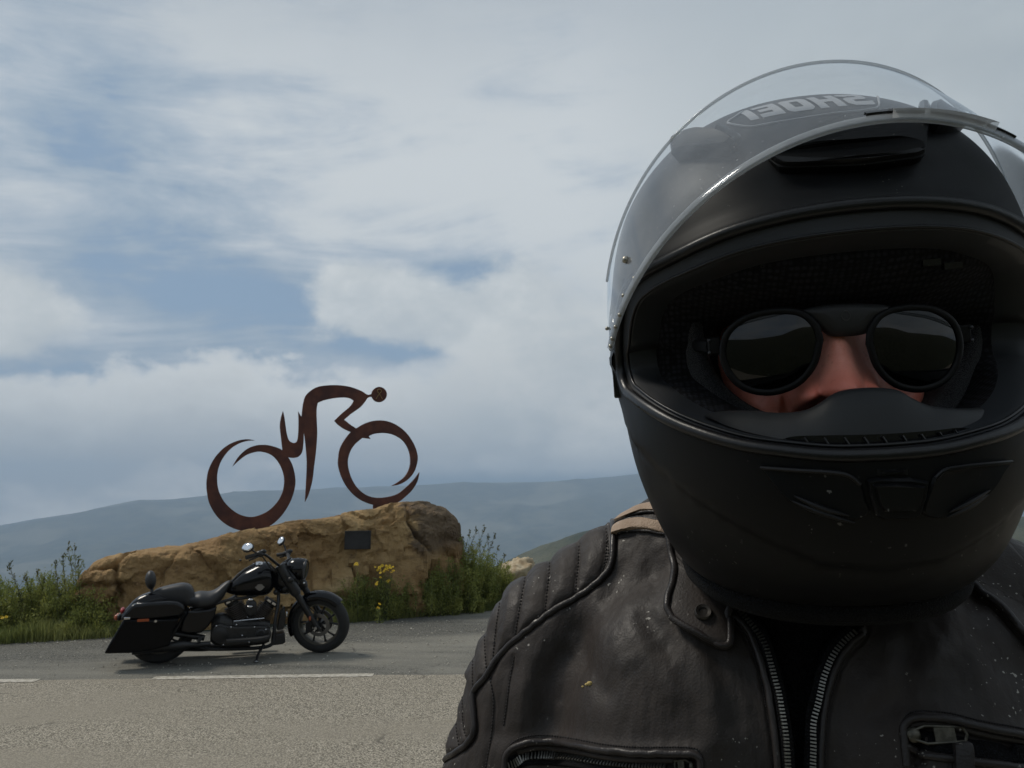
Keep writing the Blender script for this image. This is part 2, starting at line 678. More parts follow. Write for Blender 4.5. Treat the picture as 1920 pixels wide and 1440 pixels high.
def asphalt(name, base, dark, light, scale, stain, speck):
    m = pmat(name, base, .9)
    k = NT(m.node_tree)
    b = k.n['Principled BSDF']
    pos = k.node('ShaderNodeNewGeometry').outputs['Position']
    vo = k.node('ShaderNodeTexVoronoi')
    k.l.new(pos, vo.inputs['Vector'])
    vo.inputs['Scale'].default_value = scale
    sepc = k.node('ShaderNodeSeparateColor')
    k.l.new(vo.outputs['Color'], sepc.inputs[0])
    c = k.mix(sepc.outputs[0], dark, light)
    c = k.mix(k.smooth(vo.outputs['Distance'], .35, .75), c, tuple(q * .45 for q in dark))
    big = k.noise(k.vmul(pos, (.25, 1, 1)), .8, 6, .6, .3)
    c = k.mix(k.m('MULTIPLY', k.smooth(big, .42, .62), .75), c, stain)
    mid = k.noise(pos, 5, 6, .65)
    c = k.mix(k.m('MULTIPLY', k.smooth(mid, .55, .7), .35), c, dark)
    sp = k.noise(pos, 55, 3, .5)
    c = k.mix(k.m('MULTIPLY', k.smooth(sp, .68, .72), .8), c, speck)
    # fine cracks and old tar seams
    cr = k.node('ShaderNodeTexVoronoi')
    cr.feature = 'DISTANCE_TO_EDGE'
    cr.inputs['Scale'].default_value = .55
    wv = k.node('ShaderNodeVectorMath', operation='ADD')
    nzv = k.node('ShaderNodeTexNoise')
    nzv.inputs['Scale'].default_value = 2.2
    nzv.inputs['Detail'].default_value = 6
    k.l.new(pos, nzv.inputs['Vector'])
    k.l.new(pos, wv.inputs[0])
    k.l.new(k.vmul(nzv.outputs[1], (1.1, 1.1, 0)), wv.inputs[1])
    k.l.new(wv.outputs[0], cr.inputs['Vector'])
    ck = k.m('MULTIPLY', k.smooth(cr.outputs['Distance'], .010, .003), k.smooth(k.noise(pos, .9, 3, .5), .5, .6))
    c = k.mix(k.m('MULTIPLY', ck, .75), c, tuple(q * .35 for q in dark))
    k.l.new(c, b.inputs['Base Color'])
    bn = k.node('ShaderNodeBump')
    bn.inputs['Strength'].default_value = .8
    bn.inputs['Distance'].default_value = .006
    k.l.new(k.m('SUBTRACT', 1.0, vo.outputs['Distance']), bn.inputs['Height'])
    k.l.new(bn.outputs[0], b.inputs['Normal'])
    return m


def sheet(name, near, far, z, mat, label):
    """a strip between two ground polylines with equal counts"""
    V = np.concatenate([near, far])
    V[:, 2] = z
    n = len(near)
    o = new_obj(name, V, [(i, i + 1, n + i + 1, n + i) for i in range(n - 1)], mat, None, False)
    return tag(o, label, kind='structure')


def build_road():
    chip = asphalt('chip_seal', (.3, .27, .21), (.21, .185, .14), (.50, .455, .37), 95, (.235, .21, .165), (.55, .52, .45))
    tar = asphalt('lay_by_asphalt', (.10, .10, .088), (.088, .087, .075), (.175, .17, .148), 75, (.215, .205, .172), (.5, .48, .42))
    s = np.concatenate([[-90, -40, -20], np.linspace(-9, 9, 120), [20, 40, 90]])
    edge = L0 + LD * s[:, None]
    jit = .035 * vnoise(np.stack([s * 1.3, s * 0, s * 0], 1), 5) + .012 * vnoise(np.stack([s * 9, s * 0, s * 0], 1), 6)
    edge = edge + LN * jit[:, None]
    near = edge.copy()
    near[:, 1] = -.9 + near[:, 1] * 0
    sheet('road', near, edge, 0.0, chip, 'coarse brownish grey road surface in the foreground')
    # ragged far edge of the lay-by
    px = [(-900, 1290), (-300, 1232), (0, 1206), (190, 1195), (420, 1181), (640, 1168), (760, 1157), (930, 1142), (1300, 1118), (1900, 1100)]
    g = np.array([on_ground(*p) for p in px])
    sx = (g - L0) @ LD
    sy = (g - L0) @ LN
    fy = np.interp(s, sx, sy) + .06 * vnoise(np.stack([s * 2.1, s * 0, s * 0], 1), 8) + .03 * vnoise(np.stack([s * 7, s * 0, s * 0], 1), 9)
    far = L0 + LD * s[:, None] + LN * np.maximum(fy, .4)[:, None]
    sheet('lay_by', edge, far, 0.0, tar, 'dark grey asphalt lay-by in front of the boulder')
    paint = pmat('road_paint', (.50, .47, .41), .8, vscale=22, col2=(.27, .245, .195), bump=.5, bscale=90)
    for x0, x1, y0, y1 in ((287, 700, 1272, 1266), (-330, 70, 1280, 1276.5)):
        a, b = on_ground(x0, y0), on_ground(x1, y1)
        n = 60
        t = np.linspace(0, 1, n)
        c = a + (b - a) * t[:, None]
        w = .064
        e1 = c - LN * (w + .006 * vnoise(np.stack([t * 40, t * 0 + x0, t * 0], 1), 3))[:, None]
        e2 = c + LN * (w + .006 * vnoise(np.stack([t * 40, t * 0 + x0, t * 0], 1), 4))[:, None]
        sheet('road_marking', e1, e2, .004, paint, 'white dashed edge line between road and lay-by')


build_road()


def build_gravel():
    """loose chippings on the lay-by"""
    mb = MB()
    ico = np.array([(1, 0, 0), (-1, 0, 0), (0, 1, 0), (0, -1, 0), (0, 0, 1), (0, 0, -1)], float)
    F = [(0, 2, 4), (2, 1, 4), (1, 3, 4), (3, 0, 4), (2, 0, 5), (1, 2, 5), (3, 1, 5), (0, 3, 5)]
    for i in range(900):
        px, py = rng.uniform(-20, 980), rng.uniform(1165, 1268)
        if rng.random() < .5:
            py = 1165 + (py - 1165) * .45
        p = on_ground(px, py)
        if (p - B0) @ BN > -.25:
            continue
        s = rng.uniform(.006, .014) * (1.5 if rng.random() < .06 else 1)
        v = ico * rng.uniform(.6, 1.2, (6, 1)) * s * np.array([1, 1, .7])
        mb.add(v @ rotm('Z', rng.uniform(0, 6)).T + p + [0, 0, s * .35], F)
    o = mb.build('gravel', pmat('pale_chippings', (.36, .34, .29), .9, var=.4, vscale=40), None, False)
    tag(o, 'loose pale gravel chippings strewn over the lay-by', kind='stuff')


build_gravel()


# ------------------------------------------------------------------ boulder, plaque, sculpture
def stone_mat():
    m = pmat('sandstone', (.34, .20, .085), .92)
    k = NT(m.node_tree)
    b = k.n['Principled BSDF']
    tc = k.node('ShaderNodeTexCoord').outputs['Object']
    n1 = k.noise(tc, 1.1, 7, .62, .6)
    n2 = k.noise(k.vmul(tc, (1, 1, 2.2)), 4.2, 8, .68, .5)
    n3 = k.noise(tc, 30, 9, .75)
    c = k.ramp(n1, [(.28, (.19, .108, .042)), (.45, (.30, .185, .078)), (.6, (.40, .268, .122)), (.75, (.49, .36, .19))])
    c = k.mix(k.m('MULTIPLY', k.smooth(n2, .52, .70), .65), c, (.12, .07, .036))
    c = k.mix(k.m('MULTIPLY', k.smooth(n2, .44, .34), .5), c, (.33, .225, .115))
    c = k.mix(k.m('MULTIPLY', k.smooth(n3, .5, .72), .45), c, (.085, .05, .028))
    # grey lichen crust on the right-hand end, a stain with its own outline
    sx = k.node('ShaderNodeSeparateXYZ')
    k.l.new(tc, sx.inputs[0])
    li = k.m('ADD', sx.outputs[0], k.m('MULTIPLY', k.m('SUBTRACT', n2, .5), 1.6))
    lf = k.m('MULTIPLY', k.smooth(li, 3.75, 4.1), k.smooth(k.m('ADD', sx.outputs[2], k.m('MULTIPLY', n1, .9)), 1.15, 1.55))
    c = k.mix(k.m('MULTIPLY', lf, .8), c, (.075, .055, .042))
    ln = k.m('MULTIPLY', k.smooth(n3, .42, .3), k.smooth(n1, .5, .62))
    c = k.mix(k.m('MULTIPLY', ln, .4), c, (.48, .40, .27))
    k.l.new(c, b.inputs['Base Color'])
    bn = k.node('ShaderNodeBump')
    bn.inputs['Strength'].default_value = .9
    bn.inputs['Distance'].default_value = .045
    k.l.new(k.m('ADD', n2, k.m('MULTIPLY', n3, .5)), bn.inputs['Height'])
    k.l.new(bn.outputs[0], b.inputs['Normal'])
    return m


STONE = stone_mat()
BMID = .42      # the boulder's ridge lies this far behind its front face
TOP_PX = [(139, 1118), (141, 1104), (150, 1082), (163, 1066), (178, 1052), (200, 1043), (225, 1040), (262, 1036), (300, 1030), (340, 1028), (372, 1022), (430, 1006), (480, 994), (530, 985), (580, 978), (640, 969), (700, 957), (722, 949), (760, 945), (785, 944), (808, 947), (832, 954), (848, 968), (857, 988), (862, 1010)]


def blocal(px, py, off):
    p = on_plane(px, py, B0 + BN * off, BN)
    return (p - B0) @ BD, p[2]


def build_boulder():
    top = np.array([blocal(x, y, BMID) for x, y in TOP_PX])
    u0, u1 = top[0, 0] - .01, top[-1, 0] + .03
    nU, nA = 540, 210
    t = (1 - np.cos(np.linspace(0, np.pi, nU))) / 2
    t = .35 * t + .65 * np.linspace(0, 1, nU)
    u = u0 + (u1 - u0) * t
    zt = np.interp(u, top[:, 0], top[:, 1])
    zt = zt + .03 * smoothstep(u, u0 + .3, u0 + .9)
    zb = np.interp(u, [u0, u0 + .12, u0 + .35, u0 + .6, u1 - .25, u1], [top[0, 1] - .1, .42, .18, -.25, -.3, .0])
    e = np.minimum((u - u0) / .30, (u1 - u) / .28)
    endr = np.sqrt(np.clip(1 - (1 - np.clip(e, 0, 1)) ** 2, 0, 1))
    dh = .52 * (.25 + .75 * endr) * (.85 + .15 * np.sin(u * 2))
    dh[0] = dh[-1] = .02
    a = np.linspace(0, 2 * np.pi, nA, endpoint=False)
    ca, sa = np.cos(a), np.sin(a)
    q = 2 / 3.6
    zc, zh = (zt + zb) / 2, (zt - zb) / 2
    D = BMID + dh[:, None] * np.sign(ca) * np.abs(ca) ** q
    Z = zc[:, None] + zh[:, None] * np.sign(sa) * np.abs(sa) ** q
    U = np.repeat(u[:, None], nA, 1)
    P = np.stack([U, D, Z], -1).reshape(-1, 3)
    nrm = np.stack([U * 0, np.sign(ca)[None] * np.abs(ca)[None] ** (2 - q) / dh[:, None], np.sign(sa)[None] * np.abs(sa)[None] ** (2 - q) / zh[:, None]], -1).reshape(-1, 3)
    nrm /= np.linalg.norm(nrm, axis=1)[:, None] + 1e-9
    big = fbm(P * [1.1, 1.4, 1.6], 3, 31)
    strat = vnoise(P * [.8, .8, 7.5] + .25 * vnoise(P * 2.0, 40)[:, None], 33)
    fine = fbm(P * 6.0, 5, 35, .62)
    fac = np.abs(fbm(P * [2.2, 2.2, 3.2], 4, 37))
    facing = np.clip(-nrm[:, 1], 0, 1)
    disp = .05 * big + .022 * strat + .028 * fine - .05 * fac
    disp = 1.1 * disp * (.35 + .65 * facing)
    # broken faces: every cell of the stone has its own tilted plane
    rs = np.random.default_rng(4)
    nf = 150
    fp = np.stack([rs.uniform(u0 - .2, u1 + .2, nf), rs.uniform(BMID - .7, BMID + .7, nf), rs.uniform(-.3, 1.8, nf)], 1)
    fn = rs.normal(size=(nf, 3)) * [.17, .08, .23]
    fo = rs.normal(size=nf) * .018
    Pw = P + .09 * np.stack([fbm(P * 2.4, 4, 81), fbm(P * 2.4, 4, 82), fbm(P * 2.4, 4, 83)], 1)
    idn = np.zeros(len(P), int)
    best = np.full(len(P), 1e9)
    for q in range(nf):
        dd = ((Pw - fp[q]) * [1, 1, 1.5]) ** 2
        dd = dd.sum(1)
        m_ = dd < best
        best[m_] = dd[m_]
        idn[m_] = q
    cell = np.clip(((P - fp[idn]) * fn[idn]).sum(1) + fo[idn], -.07, .07)
    disp += cell * (.25 + .75 * facing)
    # hewn cracks at the left end
    pp = np.stack([P[:, 0], P[:, 2]], 1)
    cracks = [[(238, 1038), (222, 1062), (218, 1085), (226, 1112)], [(140, 1108), (170, 1096), (205, 1098), (226, 1092)], [(226, 1112), (205, 1130), (196, 1150)],
              [(770, 945), (764, 975), (775, 1000), (800, 1030)], [(160, 1070), (190, 1068), (222, 1062)]]
    for cpx in cracks:
        line = [blocal(x, y, .0) for x, y in cpx]
        line = catmull(line, 14)
        line = line + .02 * np.stack([vnoise(np.stack([line[:, 0] * 9, line[:, 1] * 9, line[:, 0] * 0], 1), 3), vnoise(np.stack([line[:, 0] * 9, line[:, 1] * 9, line[:, 0] * 0], 1), 4)], 1)
        disp -= .085 * np.exp(-(pdist(pp, line) / .030) ** 2) * (facing > .05)
    # the right-hand block stands back a little
    rb = [blocal(x, y, 0) for x, y in ((768, 938), (762, 975), (776, 1005), (805, 1040), (880, 1060), (890, 930))]
    disp -= .05 * inside(pp, rb) * facing
    P = P + nrm * disp[:, None]
    # keep the ridge silhouette ragged but close to the photographed one
    P[:, 0] += .02 * vnoise(P * 3.1, 50)
    f = grid(nU, nA, False, True)
    f += [tuple(range(nA)), tuple(range((nU - 1) * nA, nU * nA))]
    o = new_obj('boulder', P, f, STONE, None, True, 24)
    R = np.stack([BD, BN, [0, 0, 1]], 1)
    o.matrix_world = mat4(R, B0)
    tag(o, 'long ochre sandstone boulder rising to the right, carrying the steel cyclist', 'boulder')
    W = P @ R.T + B0
    return BVHTree.FromPolygons([Vector(p) for p in W], f[:-2])


BOULDER = build_boulder()


def cast(bvh, px, py, dflt=None):
    r = Vector(ray(px, py))
    h = bvh.ray_cast(Vector(CW), r.normalized())
    if h[0] is None:
        return (None, None) if dflt is None else (np.array(dflt), None)
    return np.array(h[0]), np.array(h[1])


def build_plaque():
    pts = [cast(BOULDER, x, y)[0] for x in (650, 671, 692) for y in (999, 1012, 1027)]
    dep = min((p - B0) @ BN for p in pts)
    n0 = B0 + BN * (dep - .03)
    c = [on_plane(x, y, n0, BN) for x, y in ((647, 995.5), (694.5, 995), (695, 1029.5), (647.5, 1030))]
    ctr = np.mean(c, 0)
    loc = np.array([((p - ctr) @ BD, p[2] - ctr[2]) for p in c])
    w, h = np.ptp(loc[:, 0]), np.ptp(loc[:, 1])
    e = empty('plaque', 'small dark rectangular metal plaque fixed to the boulder face', 'plaque', M=mat4(np.stack([BD, BN, [0, 0, 1]], 1), ctr))
    dk = pmat('dark_bronze', (.028, .028, .03), .5, .3, var=.2)
    mb = MB()
    mb.add(*box((0, .012, 0), (w, .024, h)))
    mb.build('backplate', dk, e, True, 30, .004)
    mb = MB()
    for s in (-1, 1):
        mb.add(*box((0, -.003, s * (h / 2 - .012)), (w - .004, .012, .016)))
        mb.add(*box((s * (w / 2 - .012), -.003, 0), (.016, .012, h - .044)))
    mb.build('frame', dk, e, True, 30)
    for sx in (-1, 1):
        for sz in (-1, 1):
            b = MB()
            b.add(*lathe([(0, -.014), (.006, -.012), (.007, -.006)], 8, 'y', (sx * (w / 2 - .012), 0, sz * (h / 2 - .012))))
            b.build('bolt', dk, e)
    # a peg into the stone behind
    mb = MB().add(*tube([(0, .02, 0), (0, .2, 0)], .015, 8))
    mb.build('fixing_peg', dk, e)


build_plaque()


def tess(poly):
    from mathutils.geometry import tessellate_polygon
    return tessellate_polygon([[Vector((p[0], p[1], 0)) for p in poly]])


def plate(poly, d0, d1):
    """concave 2-D polygon (x, z) as a plate between y=d0 and y=d1"""
    p = np.asarray(poly, float)
    n = len(p)
    tr = [tuple(t) for t in tess(p)]
    a = np.stack([p[:, 0], np.full(n, d0), p[:, 1]], 1)
    b = np.stack([p[:, 0], np.full(n, d1), p[:, 1]], 1)
    f = tr + [tuple(i + n for i in t[::-1]) for t in tr] + [(i, (i + 1) % n, n + (i + 1) % n, n + i) for i in range(n)]
    return np.concatenate([a, b]), f


REAR = [(470, 548), (400, 540), (320, 555), (230, 600), (150, 680), (95, 780), (75, 880), (78, 970), (100, 1070), (160, 1170), (240, 1240), (330, 1280), (430, 1293), (530, 1275), (620, 1230), (700, 1150), (765, 1040), (798, 930), (800, 850), (780, 760), (745, 690), (695, 630), (620, 598), (540, 585), (460, 595), (390, 630), (330, 690), (285, 765)]
REAR_IN = [(285, 765), (340, 715), (400, 670), (470, 645), (530, 642), (600, 665), (650, 710), (690, 780), (710, 860), (705, 940), (680, 1010), (640, 1070), (580, 1125), (510, 1160), (440, 1175), (360, 1160), (290, 1120), (220, 1050), (175, 960), (162, 870), (170, 790), (200, 710), (260, 630), (330, 580), (400, 555), (470, 548)]
FRONT = [(1815, 810), (1800, 880), (1760, 950), (1700, 1010), (1640, 1055), (1570, 1075), (1480, 1082), (1400, 1065), (1310, 1020), (1230, 940), (1180, 850), (1153, 760), (1152, 700), (1165, 620), (1200, 550), (1255, 480), (1300, 450), (1370, 410), (1450, 388), (1540, 390), (1630, 425), (1710, 490), (1770, 580), (1800, 670), (1795, 740), (1770, 810), (1720, 870), (1650, 910), (1585, 922)]
FRONT_IN = [(1585, 922), (1640, 890), (1700, 840), (1735, 770), (1742, 700), (1725, 620), (1680, 550), (1610, 505), (1530, 488), (1450, 495), (1400, 515)]
FRONT_IN2 = [(1350, 528), (1290, 580), (1250, 640), (1230, 720), (1240, 800), (1270, 880), (1320, 950), (1390, 1000), (1470, 1018), (1560, 1010), (1640, 985), (1710, 930), (1770, 870), (1815, 810)]
RIDER = [[(1446, 171), (1412, 173), (1390, 176), (1340, 145), (1260, 115), (1180, 100), (1080, 98), (990, 110), (930, 140), (885, 185), (865, 250), (855, 330), (851, 357)],
         [(851, 357), (840, 340), (825, 312)], [(825, 312), (828, 400), (825, 500), (815, 555), (790, 570), (755, 555), (735, 510), (720, 420), (710, 350), (700, 310)],
         [(700, 310), (685, 360), (675, 430), (685, 530), (695, 620), (700, 660)], [(700, 660), (740, 685), (790, 692), (830, 680), (858, 640), (868, 560), (870, 478)],
         [(870, 478), (880, 540), (890, 640), (895, 740), (890, 880), (880, 1052)], [(880, 1052), (910, 990), (940, 880), (955, 760), (970, 640), (980, 500), (977, 400), (975, 300), (985, 242)],
         [(985, 242), (1040, 220), (1120, 203), (1200, 197), (1250, 205), (1280, 224)], [(1280, 224), (1250, 270), (1180, 330), (1120, 388)], [(1120, 388), (1150, 420), (1200, 455), (1258, 482)],
         [(1258, 482), (1320, 500), (1300, 452)], [(1300, 452), (1250, 420), (1200, 380)], [(1200, 380), (1260, 330), (1330, 280), (1370, 235), (1388, 206)], [(1388, 206), (1412, 194), (1446, 192)]]


def build_sculpture():
    o0 = B0 + BN * BMID
    ctr = on_plane(590, 985, o0, BN)

    def L(pts):
        r = []
        for x, y in pts:
            p = on_plane(370 + x / 4.3636, 700 + y / 4.3636, o0, BN)
            r.append(((p - ctr) @ BD, p[2] - ctr[2]))
        return np.array(r)

    def curve(parts, k=5):
        out = []
        for p in parts:
            q = L(p)
            c = catmull(q, max(2, (len(q) - 1) * k + 1)) if len(q) > 2 else q
            out += list(c[:-1])
        return out
    steel = pmat('rusted_steel', (.125, .045, .028), .8, .1, col2=(.065, .026, .022), vscale=3.5, bump=.3, bscale=25)
    e = empty('cyclist_sculpture', 'rust-brown steel silhouette of a racing cyclist standing on the boulder', 'sculpture', M=mat4(np.stack([BD, BN, [0, 0, 1]], 1), ctr))
    T = .02
    new = lambda nm, poly, t: new_obj(nm, *plate(poly, -t, t), steel, e, False)
    new('rear_wheel', curve([REAR, REAR_IN]), T)
    barb = [[(1400, 515), (1415, 536)], [(1415, 536), (1350, 528)]]
    new('front_wheel', curve([FRONT, FRONT_IN] + barb + [FRONT_IN2]), T)
    new('rider_body', curve(RIDER), T * .85)
    a = np.linspace(0, 2 * np.pi, 40, endpoint=False)
    hd = new('head', L([(1487 + 62 * math.cos(t), 174 + 62 * math.sin(t)) for t in a]), T * .95)
    # cancer-ribbon loop in gold on the head
    gold = pmat('faded_gold', (.33, .22, .09), .6)
    rib = L(catmull([(1458, 212), (1480, 178), (1502, 150), (1500, 138), (1486, 131), (1472, 138), (1472, 150), (1492, 180), (1512, 214)], 40))
    P = np.stack([rib[:, 0], np.full(40, -T * .95 - .004), rib[:, 1]], 1)
    new_obj('ribbon_emblem', *tube(P, .012, 6, flat=.45), gold, hd)
    # welded feet that run down into the stone
    for x in (430, 1480):
        q = L([(x - 60, 1250 if x < 900 else 1060), (x + 60, 1250 if x < 900 else 1060)])
        mb = MB().add(*box((q[:, 0].mean(), 0, q[0, 1] - .12), ((q[1, 0] - q[0, 0]) * .7, T * 1.2, .22)))
        mb.build('anchor_foot', steel, e)


build_sculpture()


def build_side_rock():
    bvh_d = on_ground(965, 1112)
    d = (bvh_d - CW) @ FW
    def lp(x, y):
        p = at_depth(x, y, d)
        return p
    c = lp(972, 1085)
    rx = np.linalg.norm(lp(1003, 1085) - lp(941, 1085)) / 2 * 1.15
    rz = (lp(970, 1047)[2] + .1) / 2
    V, f = ellipsoid((0, 0, 0), (1, 1, 1), 40, 28)
    q = np.sign(V) * np.abs(V) ** .8
    n = V / np.linalg.norm(V, axis=1)[:, None]
    q = q * [rx, rx * .9, rz]
    q += n * (.09 * fbm(V * 1.8, 4, 61) - .06 * np.abs(fbm(V * 3.0, 3, 62)))[:, None]
    q[:, 0] += q[:, 2] * .15
    o = new_obj('rock', q, f, pmat('pale_limestone', (.47, .40, .28), .9, col2=(.30, .22, .13), vscale=6, bump=.5, bscale=30), None, True, 0)
    o.location = (c[0], c[1], rz - .1)
    tag(o, 'small pale rock at the lay-by edge just behind the leather shoulder', 'rock')


build_side_rock()
# ------------------------------------------------------------------ verge plants
def leaf_mat(name, c, c2, scale=6):
    m = pmat(name, c, .6, col2=c2, vscale=scale, spec=.3)
    b = m.node_tree.nodes['Principled BSDF']
    k = NT(m.node_tree)
    tr = k.node('ShaderNodeBsdfTranslucent')
    mx = k.node('ShaderNodeMixShader')
    mx.inputs[0].default_value = .45
    src = b.inputs['Base Color'].links[0].from_socket
    k.l.new(src, tr.inputs[0])
    k.l.new(b.outputs[0], mx.inputs[1])
    k.l.new(tr.outputs[0], mx.inputs[2])
    k.l.new(mx.outputs[0], k.n['Material Output'].inputs[0])
    return m


GREEN = leaf_mat('shrub_leaves', (.36, .37, .10), (.17, .205, .055), 2.2)
GRASS = leaf_mat('verge_grass', (.31, .32, .115), (.15, .18, .055), 1.6)
DRY = leaf_mat('dry_stalks', (.15, .14, .065), (.06, .075, .03), 3)
STEM = pmat('green_stems', (.06, .075, .025), .7)
YELL = pmat('yellow_petals', (.75, .50, .02), .6)
YELC = pmat('flower_centres', (.45, .26, .02), .7)


def leaves_at(C, D, size, wid, r=rng):
    """diamond leaves at points C pointing along D"""
    n = len(C)
    D = D / (np.linalg.norm(D, axis=1)[:, None] + 1e-9)
    q = r.normal(size=(n, 3))
    N = np.cross(D, q)
    N /= np.linalg.norm(N, axis=1)[:, None] + 1e-9
    s = (size * r.uniform(.6, 1.35, n))[:, None]
    w = s * wid
    V = np.stack([C, C + D * s * .5 + N * w, C + D * s, C + D * s * .5 - N * w], 1).reshape(-1, 3)
    i = np.arange(n) * 4
    return V, np.stack([i, i + 1, i + 2, i + 3], 1)


def quads_obj(name, V, F, mat, parent=None):
    me = bpy.data.meshes.new(name)
    me.vertices.add(len(V))
    me.vertices.foreach_set('co', np.ascontiguousarray(V, dtype=np.float32).ravel())
    F = np.asarray(F)
    w = F.shape[1]
    me.loops.add(F.size)
    me.loops.foreach_set('vertex_index', F.astype(np.int32).ravel())
    me.polygons.add(len(F))
    me.polygons.foreach_set('loop_start', np.arange(0, F.size, w, dtype=np.int32))
    me.polygons.foreach_set('loop_total', np.full(len(F), w, dtype=np.int32))
    me.update(calc_edges=True)
    me.materials.append(mat)
    o = bpy.data.objects.new(name, me)
    COL.objects.link(o)
    o.parent = parent
    return o


def blades(base, h, w, lean, r=rng, bend=.5):
    """grass blades as three-point tapering strips"""
    n = len(base)
    a = r.uniform(0, 2 * np.pi, n)
    hh = (h * r.uniform(.45, 1.15, n))[:, None]
    d = np.stack([np.cos(a), np.sin(a), np.zeros(n)], 1)
    s = np.stack([-np.sin(a + .6), np.cos(a + .6), np.zeros(n)], 1) * w
    ln = (lean * r.uniform(.2, 1.2, n))[:, None]
    up = np.array([0, 0, 1.0])
    p1 = base + up * hh * .55 + d * hh * ln * .3
    p2 = base + up * hh + d * hh * ln * (.6 + bend)
    V = np.stack([base - s, base + s, p1 + s * .8, p1 - s * .8, p2 + s * .12, p2 - s * .12], 1).reshape(-1, 3)
    i = np.arange(n) * 6
    F = np.concatenate([np.stack([i, i + 1, i + 2, i + 3], 1), np.stack([i + 3, i + 2, i + 4, i + 5], 1)])
    return V, F


def gp(px, py, back=0.0):
    p = on_ground(px, py)
    return p + BN * back


def build_grass():
    # verge strips left and right of the boulder, and along its foot
    pts = []
    def strip(px0, px1, py_of, n, depth, near=-.05):
        x = rng.uniform(px0, px1, n)
        for xx in x:
            p = on_ground(xx, np.interp(xx, *py_of))
            pts.append(p + BN * (near + depth * rng.random() ** 1.1))
    yo = ([-300, 0, 190, 420, 640, 760, 930, 1200], [1232, 1207, 1196, 1182, 1168, 1158, 1143, 1126])
    strip(-300, 205, yo, 26000, 1.9)
    strip(620, 960, yo, 15000, .9)
    strip(860, 1150, yo, 16000, 2.2)
    base = np.array(pts)
    base[:, 2] = -.03
    base += rng.normal(size=base.shape) * [.03, .03, 0]
    cl = vnoise(base * [1.7, 1.7, 1], 5)
    V, F = blades(base, .22, .004, .5)
    V2 = V.reshape(-1, 6, 3)
    V2[:, :, 2] *= (1 + .55 * cl)[:, None]
    o = quads_obj('verge_grass', V2.reshape(-1, 3), F, GRASS)
    tag(o, 'unkempt green grass along the edge of the lay-by', kind='stuff')


def shrub(px, py, back, w, h, dep, n, label, mat=GREEN, size=.05, tall=.0, group=None):
    b = gp(px, py, back)
    b[2] = 0
    e = empty('shrub', label, 'shrub', group, M=Matrix.Translation(Vector(b)))
    R = np.stack([BD, BN, [0, 0, 1]], 1)
    # many stems fan out of the ground; the leaves sit along them
    n = int(n * 2.0)
    ns = int(60 + w * 70)
    fx = rng.uniform(-1, 1, ns)
    fy = rng.uniform(-1, 1, ns)
    prof = np.sqrt(np.clip(1 - np.abs(fx) ** 2.4, .05, 1)) * rng.uniform(.5, 1.0, ns) * (1 + .22 * vnoise(np.stack([fx * 3 + px, fy * 2, fx * 0], 1), 4))
    C, D = [], []
    sm = MB()
    for i in range(ns):
        root = np.array([fx[i] * w * .42, fy[i] * dep * .45, -.03])
        tip = np.array([fx[i] * w * .5 + rng.normal() * .06, fy[i] * dep * .5 + rng.normal() * .05, h * prof[i]])
        mid = (root + tip) / 2 + rng.normal(size=3) * .04
        c = catmull([root, mid, tip], 6)
        sm.add(*tube(c @ R.T, np.linspace(.005, .0018, 6), 4, cap=False))
        k = int(n / ns)
        t = rng.uniform(.08, 1, k) ** .8
        q = np.stack([np.interp(t, np.linspace(0, 1, 6), c[:, j]) for j in range(3)], 1) + rng.normal(size=(k, 3)) * .022
        dv = rng.normal(size=(k, 3)) + [0, 0, .8]
        C.append(q)
        D.append(dv)
    C = np.concatenate(C)
    D = np.concatenate(D)
    V, F = leaves_at(C @ R.T, D @ R.T, size, .24)
    sm.build('stem', STEM, e, True, 0)
    tag(quads_obj('foliage', V, F, mat, e), kind='stuff')
    return e


def stalk(px, py_top, px0, back, label, group, n=60, seed=0):
    """a tall weed: one thin stem with small leaves and a seed head"""
    d = gp(px0, np.interp(px0, [0, 190, 640, 930, 1200], [1207, 1196, 1168, 1143, 1126]), back)
    d[2] = 0
    tip = on_plane(px, py_top, d, BN)
    h = max(tip[2], .25)
    e = empty('tall_weed', label, 'weed', group, M=Matrix.Translation(Vector(d)))
    t = tip - d
    c = catmull([(0, 0, -.02), (t[0] * .25 + rng.normal() * .03, t[1] * .3, h * .5), (t[0], t[1], h)], 9)
    sm = MB().add(*tube(c, np.linspace(.006, .002, 9), 4, cap=False))
    C, D = [], []
    for k in range(n):
        q = rng.uniform(.12, .92)
        p = np.array([np.interp(q, np.linspace(0, 1, 9), c[:, j]) for j in range(3)])
        C.append(p)
        a = rng.uniform(0, 6.28)
        D.append((math.cos(a), math.sin(a), rng.uniform(.2, 1.1)))
    for k in range(8):
        q = rng.uniform(.4, .9)
        p = np.array([np.interp(q, np.linspace(0, 1, 9), c[:, j]) for j in range(3)])
        a = rng.uniform(0, 6.28)
        tp = p + np.array([math.cos(a) * .06, math.sin(a) * .06, rng.uniform(.08, .16)])
        sm.add(*tube([p, (p + tp) / 2 + [0, 0, -.01], tp], [.002, .0018, .0014], 3, cap=False))
        C += [tp - [0, 0, .01 * j] for j in range(5)]
        D += [tuple(rng.normal(size=3) * .5 + [0, 0, 1]) for j in range(5)]
    sm.build('stem', DRY, e, True, 0)
    V, F = leaves_at(np.array(C), np.array(D), .042, .13)
    tag(quads_obj('leaf_cluster', V, F, GRASS if rng.random() < .5 else DRY, e), kind='stuff')
    hd = [c[-1] + rng.normal(size=3) * [.008, .008, .03] for _ in range(26)]
    V, F = leaves_at(np.array(hd), rng.normal(size=(26, 3)) * .5 + [0, 0, 1], .028, .3)
    tag(quads_obj('seed_head', V, F, DRY, e), kind='stuff')


